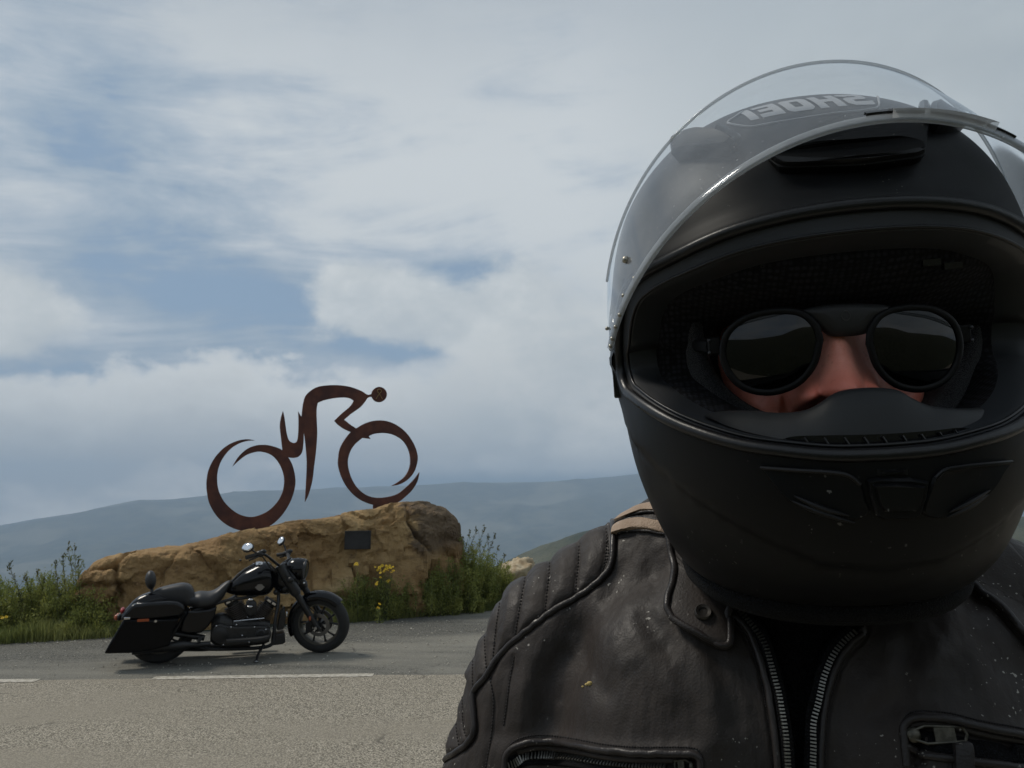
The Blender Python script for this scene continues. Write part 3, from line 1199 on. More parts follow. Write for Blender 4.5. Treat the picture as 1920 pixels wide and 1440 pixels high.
def flower_plant(name_label, heads, root_px, back, size=.023, n_leaf=160):
    b = gp(*root_px, back)
    b[2] = 0
    e = empty('wildflower', name_label, 'wildflower', 'yellow wildflowers at the foot of the boulder', M=Matrix.Translation(Vector(b)))
    sm = MB()
    proto = None
    C, D = [], []
    for i, (x, y) in enumerate(heads):
        off = rng.normal() * .07
        tip = on_plane(620 + x / 6.0, 960 + y / 6.0, b + BN * off, BN) - b
        c = catmull([(tip[0] * .1, tip[1] * .1, -.02), (tip[0] * .5, tip[1] * .5, tip[2] * .55), tip], 7)
        sm.add(*tube(c, np.linspace(.004, .0016, 7), 4, cap=False))
        for k in range(int(n_leaf / len(heads))):
            q = rng.uniform(.0, .8)
            C.append([np.interp(q, np.linspace(0, 1, 7), c[:, j]) for j in range(3)])
            D.append(rng.normal(size=3) + [0, 0, .6])
        if proto is None:
            V, F, a0 = [], [], 0
            for p in range(9):
                a = p / 9 * 2 * math.pi
                u = np.array([math.cos(a), math.sin(a), .25])
                w = np.array([-math.sin(a), math.cos(a), 0]) * .35
                V += [u * .2, u * .65 + w, u * 1.05 - [0, 0, .12], u * .65 - w]
                F.append((4 * p, 4 * p + 1, 4 * p + 2, 4 * p + 3))
            proto = new_obj('flower_head', np.array(V) * size, F, YELL, e, False)
            pc = new_obj('flower_centre', *ellipsoid((0, 0, .2 * size), (.36 * size, .36 * size, .25 * size), 8, 5), YELC, proto)
            h, hc = proto, pc
        else:
            h = proto.copy()
            COL.objects.link(h)
            h.parent = e
            hc = pc.copy()
            COL.objects.link(hc)
            hc.parent = h
        h.location = tip
        h.rotation_euler = (rng.uniform(.2, 1.0), rng.uniform(-.5, .5), rng.uniform(-.4, .4))
        s = rng.uniform(.7, 1.15)
        h.scale = (s, s, s)
    sm.build('stem', STEM, e, True, 0)
    V, F = leaves_at(np.array(C), np.array(D), .07, .14)
    tag(quads_obj('foliage', V, F, GREEN, e), kind='stuff')


ORD = ['first', 'second', 'third', 'fourth', 'fifth', 'sixth', 'seventh', 'eighth', 'ninth', 'tenth', 'eleventh', 'twelfth']


def weed_labels(tops, side):
    order = sorted(range(len(tops)), key=lambda i: tops[i][0])
    tall = min(range(len(tops)), key=lambda i: tops[i][1])
    r = {}
    for k, i in enumerate(order):
        r[i] = '%sthin green weed, %s from the left among the stalks %s' % ('tallest ' if i == tall else '', ORD[k], side)
    return r


def build_plants():
    build_grass()
    sh = shrub
    sh(15, 1203, .6, 1.2, .76, .8, 8200, 'dense low green bush at the far left edge of the lay-by', size=.030)
    sh(80, 1199, .55, 1.1, .72, .7, 8000, 'rounded green bush second from the left on the verge', size=.030)
    sh(140, 1196, .4, 1.0, .66, .6, 7400, 'leafy bush at the left foot of the boulder', size=.030)
    sh(160, 1195, .12, .5, .36, .4, 3400, 'small low bush right under the overhanging left end of the boulder', size=.028)
    sh(690, 1160, -.06, .95, .60, .4, 8200, 'dark green bush in front of the plaque end of the boulder', size=.028)
    sh(790, 1153, -.06, 1.1, .70, .4, 10600, 'broad green bush below the yellow flowers, right of the dark one', size=.030)
    sh(845, 1149, -.08, .9, .86, .4, 9000, 'leafy bush hiding the lower right corner of the boulder', size=.032)
    sh(868, 1147, .25, 1.15, 1.10, .6, 14600, 'tall leafy bush at the right foot of the boulder', size=.034)
    sh(925, 1141, .3, .9, .80, .7, 8600, 'green bush beside the small pale rock', GREEN, .032)
    sh(-60, 1209, .6, 1.0, .60, .9, 5000, 'bush cut off by the left border of the view', size=.030)
    left = [(18, 1065, 30), (48, 1085, 52), (70, 1075, 75), (82, 1095, 80), (104, 1060, 104), (118, 1045, 112), (128, 1030, 120), (140, 1030, 135), (146, 1055, 142), (160, 1085, 158), (172, 1095, 168)]
    LWEED = weed_labels(left, 'left of the boulder')
    for i, (a, b, c) in enumerate(left):
        stalk(a, b, c, .35 + .1 * (i % 4), LWEED[i], 'tall weeds left of the boulder', 90)
    right = [(868, 1015, 862), (880, 1000, 876), (893, 995, 885), (908, 993, 900), (915, 1008, 905), (927, 1005, 915), (934, 1030, 922), (900, 1022, 893), (885, 1030, 880), (858, 1040, 860), (946, 1045, 935), (872, 1045, 868)]
    RWEED = weed_labels(right, 'right of the boulder')
    for i, (a, b, c) in enumerate(right):
        stalk(a, b, c, .3 + .12 * (i % 4), RWEED[i], 'tall weeds right of the boulder', 90)
    main = [(500, 620), (545, 640), (560, 655), (580, 605), (600, 670), (625, 605), (625, 640), (640, 655), (665, 605), (672, 630), (700, 618), (705, 660), (685, 680), (560, 685), (530, 655), (548, 625), (610, 650), (650, 625), (560, 735), (525, 790), (515, 812), (655, 768), (640, 782)]
    flower_plant('large clump of yellow wildflowers in front of the boulder below the plaque', main, (722, 1163), -.02)
    flower_plant('single yellow wildflower head left of the big yellow clump', [(275, 590), (290, 580), (300, 595)], (672, 1166), .0, n_leaf=60)
    flower_plant('low yellow wildflower near the ground beneath the big clump', [(535, 1075), (550, 1036), (545, 1086), (522, 1082)], (708, 1166), -.12, n_leaf=40)
    flower_plant('pair of small yellow flower heads at the far left edge of the view', [(-3712, 1183), (-3690, 1192), (-3650, 1180)], (6, 1204), .15, n_leaf=60)


build_plants()
# ------------------------------------------------------------------ helmet frame (pose solved from the photograph)
def cam_rot(y, p, r):
    cy, sy, cp, sp, cr, sr = math.cos(y), math.sin(y), math.cos(p), math.sin(p), math.cos(r), math.sin(r)
    Rz = np.array([[cy, -sy, 0], [sy, cy, 0], [0, 0, 1]])
    Rx = np.array([[1, 0, 0], [0, cp, -sp], [0, sp, cp]])
    Ry = np.array([[cr, 0, sr], [0, 1, 0], [-sr, 0, cr]])
    return Rz @ Ry @ Rx


HR = CB @ cam_rot(-0.13924, 0.05364, -0.0711)        # helmet axes in the world; x right, y back, z up
HT = CW + CB @ np.array([0.19625, 0.52555, 0.03265])
HM = mat4(HR, HT)


def to_local(P):
    return (np.asarray(P) - HT) @ HR


def to_world(p):
    return np.asarray(p) @ HR.T + HT


def hl_plane(px, py, y):
    """local point of the pixel on the plane y = const of the helmet"""
    o, d = to_local(CW), ray(px, py) @ HR
    return o + d * ((y - o[1]) / d[1])


PROF = np.array([  # z, half width, front, back
    (-.150, .080, .100, .085), (-.142, .092, .118, .095), (-.125, .103, .138, .105), (-.10, .113, .152, .120), (-.07, .121, .160, .137), (-.02, .127, .158, .155),
    (.03, .128, .150, .165), (.07, .121, .134, .160), (.10, .107, .113, .145), (.125, .084, .084, .118), (.14, .058, .056, .085), (.148, .030, .03, .05), (.1505, .0001, .0001, .0001)])
PROF = PROF * [1.0202, .9803, .9973, .9973]
_d = np.concatenate([[0], np.cumsum(np.linalg.norm(np.diff(PROF[:, [0, 1]], axis=0), axis=1))])
PROF_S = catmull(PROF, 500)
EXP = 2.2
ZTOP = PROF[-1, 0]


def prof(z):
    return [np.interp(z, PROF_S[:, 0], PROF_S[:, i]) for i in (1, 2, 3)]


def shell_pt(phi, z, off=0.0, sc=1.0):
    phi, z = np.broadcast_arrays(np.asarray(phi, float), np.asarray(z, float))
    w, f, b = prof(z)
    s, c = np.sin(phi), np.cos(phi)
    e = 2 / EXP
    x = w * np.sign(s) * np.abs(s) ** e
    y = -np.where(c > 0, f, b) * np.sign(c) * np.abs(c) ** e
    P = np.stack([x * sc, y * sc, z], -1)
    if off:
        P = P + shell_n(P) * off
    return P


def shell_g(p):
    w, f, b = prof(p[..., 2])
    yy = np.where(p[..., 1] < 0, f, b)
    return (np.abs(p[..., 0]) / w) ** EXP + (np.abs(p[..., 1]) / yy) ** EXP - 1


def shell_n(P):
    h = 2e-3
    g = np.stack([shell_g(P + np.eye(3)[i] * h) - shell_g(P - np.eye(3)[i] * h) for i in range(3)], -1)
    return g / (np.linalg.norm(g, axis=-1, keepdims=True) + 1e-12)


def hit(px, py, sc=1.0):
    """where the pixel's ray meets the (scaled) shell, in helmet coordinates"""
    o, d = to_local(CW), ray(px, py) @ HR
    s = np.linspace(.22, .8, 6000)
    P = o + s[:, None] * d
    g = shell_g(P / np.array([sc, sc, 1]))
    if not (g < 0).any():
        return P[np.argmin(g)]
    return P[np.argmax(g < 0)]


def hits(pts, sc=1.0):
    return np.array([hit(x, y, sc) for x, y in pts])


def plates(px, h, sink=.002, inset=.0012, pts3=None, dense=4, closed_curve=True):
    """a raised plate on the shell; the outline is given in pixels or as shell points"""
    P = hits(px) if pts3 is None else np.asarray(pts3)
    Q = catmull(np.concatenate([P, P[:1]]), dense * len(P) + 1)[:-1] if closed_curve else P
    if not closed_curve:
        Q = np.concatenate([np.linspace(a, b, dense, endpoint=False) for a, b in zip(P, np.roll(P, -1, 0))])
    c = Q.mean(0)
    n = shell_n(Q)
    into = c - Q
    into -= n * (into * n).sum(1)[:, None]
    into /= np.linalg.norm(into, axis=1)[:, None] + 1e-9
    rings = [Q - n * sink, Q + n * h * .75, Q + n * h + into * inset]
    k = len(Q)
    V = np.concatenate(rings)
    # flat outline for the triangulation of the cap
    nn = n.mean(0)
    nn /= np.linalg.norm(nn)
    ax = np.cross(nn, [0, 0, 1.0]) if abs(nn[2]) < .9 else np.cross(nn, [0, 1.0, 0])
    ax /= np.linalg.norm(ax)
    ay = np.cross(nn, ax)
    flat = np.stack([Q @ ax, Q @ ay], 1)
    tr = tess(flat)
    f = grid(3, k, False, True) + [tuple(i + 2 * k for i in t) for t in tr]
    return V, f


PORT_TOP = np.array([(0, .0638), (8, .0632), (17, .0615), (29, .0576), (43.5, .0500), (56, .0440), (64, .0380), (69, .0280), (73, .0130), (75.5, -.003), (76.2, -.0085)])
PORT_BOT = np.array([(0, -.0580), (10, -.0573), (20, -.0547), (30, -.0517), (40, -.0466), (50, -.0406), (60, -.0336), (67, -.0288), (72, -.0255), (75.2, -.0175), (76.2, -.0085)])
PT = catmull(PORT_TOP, 300)
PB = catmull(PORT_BOT, 300)


def port_line(n=120):
    """closed outline of the eye port as (phi, z)"""
    t = catmull(np.concatenate([np.concatenate([PT[::-1] * [-1, 1], PT])]), n)
    b = catmull(np.concatenate([PB[::-1] * [-1, 1], PB]), n)
    return np.concatenate([t, b[::-1][1:-1]]) * [math.pi / 180, 1]


MATTE = pmat('matte_black_shell', (.0040, .0043, .0048), .46, spec=.20, bump=.05, bscale=900, rvar=.05, vscale=14)
SATIN = pmat('satin_black_plastic', (.005, .005, .0055), .36, spec=.28)
GLOSS = pmat('gloss_black_plastic', (.006, .006, .007), .16, spec=.5)
BAND = pmat('grey_black_band', (.024, .026, .029), .5, spec=.35)
RECESS_SHADE = pmat('recess_shade_black', (.002, .002, .0022), .6, spec=.15)
RUBBER = pmat('black_rubber', (.006, .006, .007), .34, spec=.42, bump=.1, bscale=300)


def dust(m, scale=330, amt=.4, col=(.30, .29, .27), lo=.715):
    k = NT(m.node_tree)
    b = k.n['Principled BSDF']
    tc = k.node('ShaderNodeTexCoord').outputs['Object']
    f = k.m('MULTIPLY', k.smooth(k.noise(tc, scale, 2, .4), lo, lo + .02), k.smooth(k.noise(tc, 17, 3, .5), .48, .6))
    sc = k.noise(k.vmul(tc, (1, 1, 14)), 30, 4, .6, 1.2)
    f = k.m('ADD', k.m('MULTIPLY', f, amt), k.m('MULTIPLY', k.smooth(sc, .735, .75), .10), clamp=True)
    src = b.inputs['Base Color']
    base = src.links[0].from_socket if src.links else tuple(src.default_value)
    k.l.new(k.mix(f, base, col), src)
    sm = k.noise(tc, 9, 5, .6)
    r = b.inputs['Roughness']
    if not r.links:
        k.l.new(k.smooth(sm, .3, .7, r.default_value - .06, r.default_value + .1), r)


dust(MATTE)
dust(SATIN, 240, .5)


def cloth(name, c, scale, rough=.95, rnd=1.0):
    m = pmat(name, c, rough, spec=.25)
    k = NT(m.node_tree)
    b = k.n['Principled BSDF']
    tc = k.node('ShaderNodeTexCoord').outputs['Object']
    vo = k.node('ShaderNodeTexVoronoi')
    k.l.new(tc, vo.inputs['Vector'])
    vo.inputs['Scale'].default_value = scale
    vo.inputs['Randomness'].default_value = rnd
    f = k.smooth(vo.outputs['Distance'], .2, .6)
    k.l.new(k.mix(f, tuple(q * 1.6 for q in c), tuple(q * .25 for q in c)), b.inputs['Base Color'])
    bn = k.node('ShaderNodeBump')
    bn.inputs['Strength'].default_value = .8
    bn.inputs['Distance'].default_value = .001
    bn.invert = True
    k.l.new(vo.outputs['Distance'], bn.inputs['Height'])
    k.l.new(bn.outputs[0], b.inputs['Normal'])
    b.inputs['Sheen Weight'].default_value = .15 if max(c) > .015 else 0
    return m


MESH = cloth('black_mesh_fabric', (.010, .010, .0125), 300, rnd=.25)
DARKC = cloth('black_neck_cloth', (.0022, .0022, .0028), 900)
PAD = cloth('grey_cheek_cloth', (.020, .020, .023), 1500)


def visor_mat():
    m = bpy.data.materials.new('clear_visor')
    m.use_nodes = True
    k = NT(m.node_tree)
    k.n.clear()
    tr = k.node('ShaderNodeBsdfTransparent')
    tr.inputs[0].default_value = (.93, .95, .955, 1)
    gl = k.node('ShaderNodeBsdfGlossy')
    gl.inputs['Roughness'].default_value = .08
    gl.inputs['Color'].default_value = (.9, .95, 1, 1)
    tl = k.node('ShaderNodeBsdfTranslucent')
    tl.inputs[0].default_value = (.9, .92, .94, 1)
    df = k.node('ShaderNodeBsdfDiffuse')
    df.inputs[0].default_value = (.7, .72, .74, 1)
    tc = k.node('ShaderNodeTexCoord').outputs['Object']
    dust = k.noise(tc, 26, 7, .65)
    film = k.smooth(dust, .3, .75, .17, .31)  # milky film: dust, plus sky sheen mixed in as pale colour
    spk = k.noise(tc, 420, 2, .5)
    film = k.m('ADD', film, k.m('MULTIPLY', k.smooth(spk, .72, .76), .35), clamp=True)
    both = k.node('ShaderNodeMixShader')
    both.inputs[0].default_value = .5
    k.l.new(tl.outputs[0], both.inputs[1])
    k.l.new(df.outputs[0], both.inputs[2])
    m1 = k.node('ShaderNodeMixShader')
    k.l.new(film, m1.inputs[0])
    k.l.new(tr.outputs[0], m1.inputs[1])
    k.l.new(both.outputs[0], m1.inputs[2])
    fr = k.node('ShaderNodeFresnel')
    fr.inputs[0].default_value = 1.5
    m2 = k.node('ShaderNodeMixShader')
    k.l.new(k.m('MULTIPLY', fr.outputs[0], .75), m2.inputs[0])
    k.l.new(m1.outputs[0], m2.inputs[1])
    k.l.new(gl.outputs[0], m2.inputs[2])
    out = k.node('ShaderNodeOutputMaterial')
    k.l.new(m2.outputs[0], out.inputs[0])
    return m


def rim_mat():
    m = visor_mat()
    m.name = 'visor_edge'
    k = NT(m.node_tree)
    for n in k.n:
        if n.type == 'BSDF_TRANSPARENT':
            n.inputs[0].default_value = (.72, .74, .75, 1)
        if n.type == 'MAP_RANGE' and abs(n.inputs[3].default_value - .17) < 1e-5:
            n.inputs[3].default_value = .34  # paler film puts the bright edge reflection into the rim's colour
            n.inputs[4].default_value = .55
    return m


VQ = (1.02076, 0.0271, 0.0365, -0.0586, 0.0580, 0.1318, 0.1560, 0.0091)


def visor_pt(phi, s, off=0.0):
    """raised visor: the closed shield turned up about its pivots"""
    th, py, pz, zlo, zhi, a, b, bul = VQ
    phi, s = np.broadcast_arrays(np.asarray(phi, float), np.asarray(s, float))
    zm, h = (zlo + zhi) / 2, (zhi - zlo) / 2
    u = 2 * s - 1
    nar = 1 - .45 * (np.abs(phi) / rad(92)) ** 3
    z = zm + h * u * nar
    kk = 1 - bul * u * u
    x = (a + off) * np.sin(phi) * kk
    y = (b + off) * np.maximum(np.cos(phi), -.2) * kk
    dy, dz = y - py, z - pz
    c, sn = math.cos(th), math.sin(th)
    return np.stack([x, -(py + dy * c - dz * sn), pz + dy * sn + dz * c], -1)


def crown_z(x, y):
    """height of the crown above (x, y)"""
    lo = np.full(np.shape(x), .06)
    hi = np.full(np.shape(x), ZTOP - 1e-5)
    for _ in range(40):
        mid = (lo + hi) / 2
        g = shell_g(np.stack([x, y, mid], -1))
        lo = np.where(g < 0, mid, lo)
        hi = np.where(g < 0, hi, mid)
    return lo


def build_helmet():
    H = empty('helmet', 'matte black full face motorcycle helmet with raised clear visor, worn by the person', 'helmet', M=HM)
    # shell: upper and lower sheets meet beside the port
    nphi = 241
    pf = np.radians(np.concatenate([np.linspace(-180, -76.2, 52)[:-1], np.linspace(-76.2, -62, 24)[:-1], np.linspace(-62, 62, 91), np.linspace(62, 76.2, 24)[1:], np.linspace(76.2, 180, 52)[1:]]))
    ad = np.degrees(np.abs(pf))
    inport = ad <= 76.2001
    zt = np.where(inport, np.interp(ad, PT[:, 0], PT[:, 1]), -.0085)
    zb = np.where(inport, np.interp(ad, PB[:, 0], PB[:, 1]), -.0085)
    arcz = PROF_S[:, 0]
    arcl = np.concatenate([[0], np.cumsum(np.hypot(np.diff(PROF_S[:, 0]), np.diff(PROF_S[:, 2])))])
    def rows(z0, z1, n):
        l0, l1 = np.interp(z0, arcz, arcl), np.interp(z1, arcz, arcl)
        t = np.linspace(0, 1, n)[:, None]
        return np.interp(l0 + (l1 - l0) * t, arcl, arcz)
    Zl = rows(np.full(len(pf), PROF[0, 0]), zb, 34)
    Zu = rows(zt, np.full(len(pf), ZTOP - 2e-5), 56)
    mb = MB()
    def detail(P, Z, PH):
        n = shell_n(P)
        d = np.zeros(P.shape[:2])
        a = np.degrees(np.abs(PH))
        # the seam line of the chin bar, a raised brow lip and the shallow dish under the brow vent
        seam = np.interp(a, [0, 13, 28, 48, 62, 90, 180], [-.119, -.1165, -.1035, -.0845, -.069, -.05, -.05])
        d -= .0016 * np.exp(-((Z - seam) / .0016) ** 2) * (1 - smoothstep(a, 95, 110))
        d += .0022 * smoothstep(Z, seam - .004, seam + .004) * (1 - smoothstep(a, 70, 100)) * (Z < 0)
        d += .0028 * np.exp(-((Z - np.interp(a, PT[:, 0], PT[:, 1]) - .002) / .006) ** 2) * (a < 80)
        d += -.003 * np.exp(-((a - 6) / 16) ** 2 - ((Z - .084) / .008) ** 2) * (Z > 0)
        # side pods around the pivots
        d += .003 * np.exp(-((a - 88) / 14) ** 4 - ((Z + .002) / .032) ** 4)
        return P + n * d[..., None]
    for Zr in (Zl, Zu):
        PH = np.repeat(pf[None], len(Zr), 0)
        P = detail(shell_pt(PH, Zr), Zr, PH)
        mb.add(P, grid(len(Zr), len(pf)))
    sh = mb.build('shell', MATTE, H, True, 0)
    bm = bmesh.new()
    bm.from_mesh(sh.data)
    bmesh.ops.remove_doubles(bm, verts=bm.verts, dist=1e-5)
    bmesh.ops.recalc_face_normals(bm, faces=bm.faces)
    bm.to_mesh(sh.data)
    bm.free()
    sh.data.shade_smooth()
    # eye-port bead and the flange that turns inward from it
    pl = port_line(150)
    E = shell_pt(pl[:, 0], pl[:, 1], .001)
    new_obj('port_gasket', *tube(E, .0035, 10, True), RUBBER, H, True, 0)
    E2 = shell_pt(pl[:, 0], pl[:, 1], -.0015)
    cz = .004
    # broad rubber band that narrows along the bottom, then the wall of the opening
    up_w = smoothstep(E2[:, 2], -.035, .0)
    cen = np.array([0, 0, cz])
    rad_ = np.stack([E2[:, 0], np.zeros(len(E2)), (E2[:, 2] - cz) * 1.6], 1)
    rad_ /= np.linalg.norm(rad_, axis=1)[:, None]
    tang = rad_ - shell_n(E2) * (rad_ * shell_n(E2)).sum(1)[:, None]
    tang /= np.linalg.norm(tang, axis=1)[:, None]
    wid = (.0045 + .0085 * up_w)[:, None]
    ring = [E2 + shell_n(E2) * .0015]
    for k, (u, dn) in enumerate(((.08, .0012), (.5, -.0006), (.92, -.0018), (1.0, -.003), (1.02, -.008), (1.0, -.020))):
        ring.append(E2 - tang * wid * u + shell_n(E2) * dn)
    fl = np.stack(ring)
    new_obj('port_flange', fl.reshape(-1, 3), grid(len(ring), len(pl), False, True), BAND, H, True, 35)
    new_obj('inner_bead', *tube(fl[3] + shell_n(E2) * .0004, .0010, 8, True), RUBBER, H, True, 0)
    # lining: mesh fabric from the flange to the oval of the face
    def face_pt(px, py, y0=-.096, k=7.0):
        p = hl_plane(px, py, y0)
        for _ in range(4):
            p = hl_plane(px, py, y0 + k * p[0] ** 2)
        return p
    oval = catmull([(1354, 640), (1354, 690), (1374, 735), (1430, 775), (1510, 800), (1640, 805), (1750, 785), (1786, 740), (1796, 690), (1800, 640), (1788, 610), (1740, 600), (1590, 604), (1440, 604), (1368, 612), (1354, 640)], 121)[:-1]
    IN = np.array([face_pt(x, y) for x, y in oval])
    def by_angle(R_, c):
        a = np.arctan2((R_[:, 2] - c[1]) / .05, (R_[:, 0] - c[0]) / .11)
        o = np.argsort(a)
        aa, rr = a[o], R_[o]
        t = np.linspace(-np.pi, np.pi, 240, endpoint=False)
        aa3 = np.concatenate([aa - 2 * np.pi, aa, aa + 2 * np.pi])
        rr3 = np.concatenate([rr, rr, rr])
        return np.stack([np.interp(t, aa3, rr3[:, j]) for j in range(3)], 1)
    A = by_angle(ring[-1], (0, .004))
    B = by_angle(IN, (0, -.004))
    prof_in = [(0, 0), (.10, -.003), (.35, -.001), (.6, .002), (.85, .006), (1.0, .016), (1.02, .045)]
    L = []
    for u, bk in prof_in:
        q = A + (B - A) * u
        q[:, 1] += bk
        L.append(q)
    new_obj('comfort_liner', np.stack(L).reshape(-1, 3), grid(len(L), 240, False, True), MESH, H, True, 0)
    # vent openings in the brow band
    for i, xx in enumerate((1440, 1485, 1530, 1580, 1650, 1700, 1745, 1785)):
        p = hl_plane(xx, 497 - .00032 * (xx - 1600) ** 2 * -1 - 14 * math.cos((xx - 1600) / 220), -.114)
        new_obj('brow_slot', *box(p, (.009, .004, .0035)), GLOSS, H, False)
    # cheek pads
    for po, pi_ in (([(1272, 600), (1280, 650), (1290, 700), (1315, 748), (1370, 786), (1445, 806)], [(1318, 606), (1326, 650), (1344, 698), (1374, 735), (1418, 766), (1480, 790)]),
                    ([(1872, 590), (1872, 640), (1862, 695), (1838, 745), (1790, 780), (1735, 800)], [(1818, 600), (1814, 640), (1800, 682), (1775, 720), (1757, 748), (1725, 778)])):
        o_, n_ = catmull(po, 40), catmull(pi_, 40)
        rows_ = []
        for u, dy in ((-.06, .010), (0, .001), (.15, -.004), (.45, -.0065), (.8, -.005), (.97, .001), (1.02, .012), (1.0, .05)):
            q = o_ + (n_ - o_) * u
            rows_.append(np.array([face_pt(x, y, -.103) + [0, dy, 0] for x, y in q]))
        new_obj('cheek_pad', np.concatenate(rows_), grid(8, 40), PAD, H, True, 0)
    # nose guard standing up from the chin bar
    top = [(1322, 776), (1350, 772), (1400, 771), (1460, 775), (1505, 771), (1535, 758), (1560, 741), (1590, 731), (1640, 727), (1680, 731), (1706, 745), (1740, 760), (1790, 766), (1850, 764), (1912, 752)]
    bot = [(1326, 782), (1360, 797), (1405, 811), (1470, 824), (1520, 832), (1560, 836), (1600, 838), (1630, 839), (1655, 839), (1690, 838), (1720, 835), (1750, 831), (1800, 823), (1855, 808), (1914, 788)]
    Tt = catmull(hits(top, .86), 90)
    Bb = catmull(hits(bot, .945), 90)
    G = []
    for u, dn in ((0, 0), (.0, .001), (.08, .0025), (.35, .003), (.7, .0015), (1, 0)):
        q = Tt + (Bb - Tt) * u
        n = q * [1, 1, 0]
        n /= np.linalg.norm(n, axis=1)[:, None]
        G.append(q + n * dn)
    back = [q - (q * [1, 1, 0]) / np.linalg.norm(q * [1, 1, 0], axis=1)[:, None] * .003 for q in (Bb, (Tt + Bb) / 2, Tt)]
    G = np.stack(G + back)
    guard = new_obj('nose_guard', G.reshape(-1, 3), grid(len(G), 90, True, False), pmat('grey_black_rubber', (.020, .021, .022), .5, spec=.3, bump=.08, bscale=500), H, True, 50)
    # slotted demister vent along the foot of the guard
    sl_t = catmull(hits([(1462, 826), (1490, 818), (1560, 816), (1650, 814), (1740, 808), (1800, 802), (1832, 806)], .955), 50)
    sl_b = catmull(hits([(1462, 828), (1495, 833), (1560, 836), (1650, 837), (1740, 830), (1800, 820), (1832, 809)], .955), 50)
    new_obj('vent_slot', np.concatenate([sl_t, sl_b]), grid(2, 50), GLOSS, guard, True, 0)
    for x in (1513, 1550, 1588, 1625, 1660, 1697, 1732, 1766, 1795):
        y = np.interp(x, [1470, 1560, 1650, 1740, 1800], [826, 827, 826, 820, 812])
        a, b = hit(x - 5, y - 6, .962), hit(x + 4, y + 7, .962)
        new_obj('vent_fin', *tube([a, b], .0006, 5), RUBBER, guard)
    # chin bar: closed vent button between two sculpted wings
    P = lambda nm, px, h, mt, **k: new_obj(nm, *plates(px, h, **k), mt, H, True, 35)
    P('chin_vent', [(1621, 897), (1640, 893), (1700, 893), (1732, 899), (1728, 925), (1718, 956), (1710, 963), (1650, 965), (1637, 958), (1628, 930)], .0060, MATTE, closed_curve=False)
    P('vent_button', [(1630, 903), (1672, 900), (1723, 905), (1715, 938), (1707, 948), (1650, 949), (1642, 940)], .0078, SATIN, closed_curve=False)
    P('vent_slider', [(1642, 879), (1698, 877), (1699, 889), (1643, 891)], .003, SATIN, closed_curve=False)
    P('vent_slider_grip', [(1650, 882), (1692, 881), (1692, 885), (1650, 886)], .0042, MATTE, closed_curve=False)
    P('chin_wing', [(1429, 873), (1456, 873), (1500, 876), (1550, 878), (1587, 884), (1612, 902), (1622, 935), (1628, 955), (1600, 968), (1560, 962), (1500, 944), (1470, 925), (1450, 900), (1436, 880)], .0040, MATTE)
    P('chin_wing', [(1884, 863), (1850, 866), (1800, 870), (1765, 876), (1745, 890), (1735, 915), (1724, 955), (1750, 966), (1790, 955), (1835, 930), (1858, 905), (1872, 880)], .0040, MATTE)
    for a in ([(1488, 934), (1530, 951), (1577, 966), (1600, 972)], [(1766, 962), (1800, 946), (1839, 922)], [(1492, 925), (1540, 946), (1590, 960)], [(1770, 953), (1805, 936), (1842, 914)]):
        c = catmull(hits(a), 16)
        c += shell_n(c) * .0041
        new_obj('chin_groove', *tube(c, .0016 * np.sin(np.linspace(.25, 2.9, 16)), 8), SATIN, H)
    for a in ([(1431, 874), (1456, 876), (1500, 879), (1550, 882), (1588, 888), (1610, 905)], [(1882, 864), (1850, 867), (1800, 872), (1763, 879), (1746, 893)]):
        c = catmull(hits(a), 24)
        c += shell_n(c) * .0038
        new_obj('wing_edge', *tube(c, .0011, 7), SATIN, H)
    # brow vent: plate with a wedge-shaped mouth, its inner shade painted on in black
    P('brow_vent', [(1440, 300), (1452, 313), (1470, 321), (1540, 319), (1605, 317), (1680, 308), (1724, 301), (1731, 287), (1734, 262), (1734, 236), (1690, 222), (1600, 224), (1540, 238), (1490, 266)], .0034, MATTE)
    P('vent_mouth', [(1444, 300), (1500, 281), (1560, 273), (1669, 267), (1692, 267), (1727, 277), (1722, 290), (1680, 298), (1605, 305), (1530, 309), (1470, 311)], .0040, RECESS_SHADE, inset=.001)
    P('vent_lip', [(1447, 307), (1530, 312), (1605, 308), (1680, 300), (1722, 293), (1720, 300), (1680, 306), (1605, 315), (1530, 318), (1470, 319)], .0058, SATIN)
    # rear top vents either side of the crown
    lp = hits([(1272, 304), (1273, 277), (1315, 259), (1350, 261), (1382, 281), (1375, 292), (1340, 297), (1305, 300)])
    for sgn in (1, -1):
        q = lp * [sgn, 1, 1]
        q[:, 2] = crown_z(q[:, 0], q[:, 1])
        new_obj('top_vent', *plates(None, .009, pts3=q, sink=.004, inset=.003), MATTE, H, True, 35)
        c = catmull(q[3:6], 12) + [0, 0, .0065]
        new_obj('vent_switch', *tube(c, .0028, 8), GLOSS, H)
    # lettering over the forehead: the photograph is a mirror image, so it reads reversed
    dec = pmat('pale_grey_print', (.34, .35, .37), .5)
    H_ = 1.0
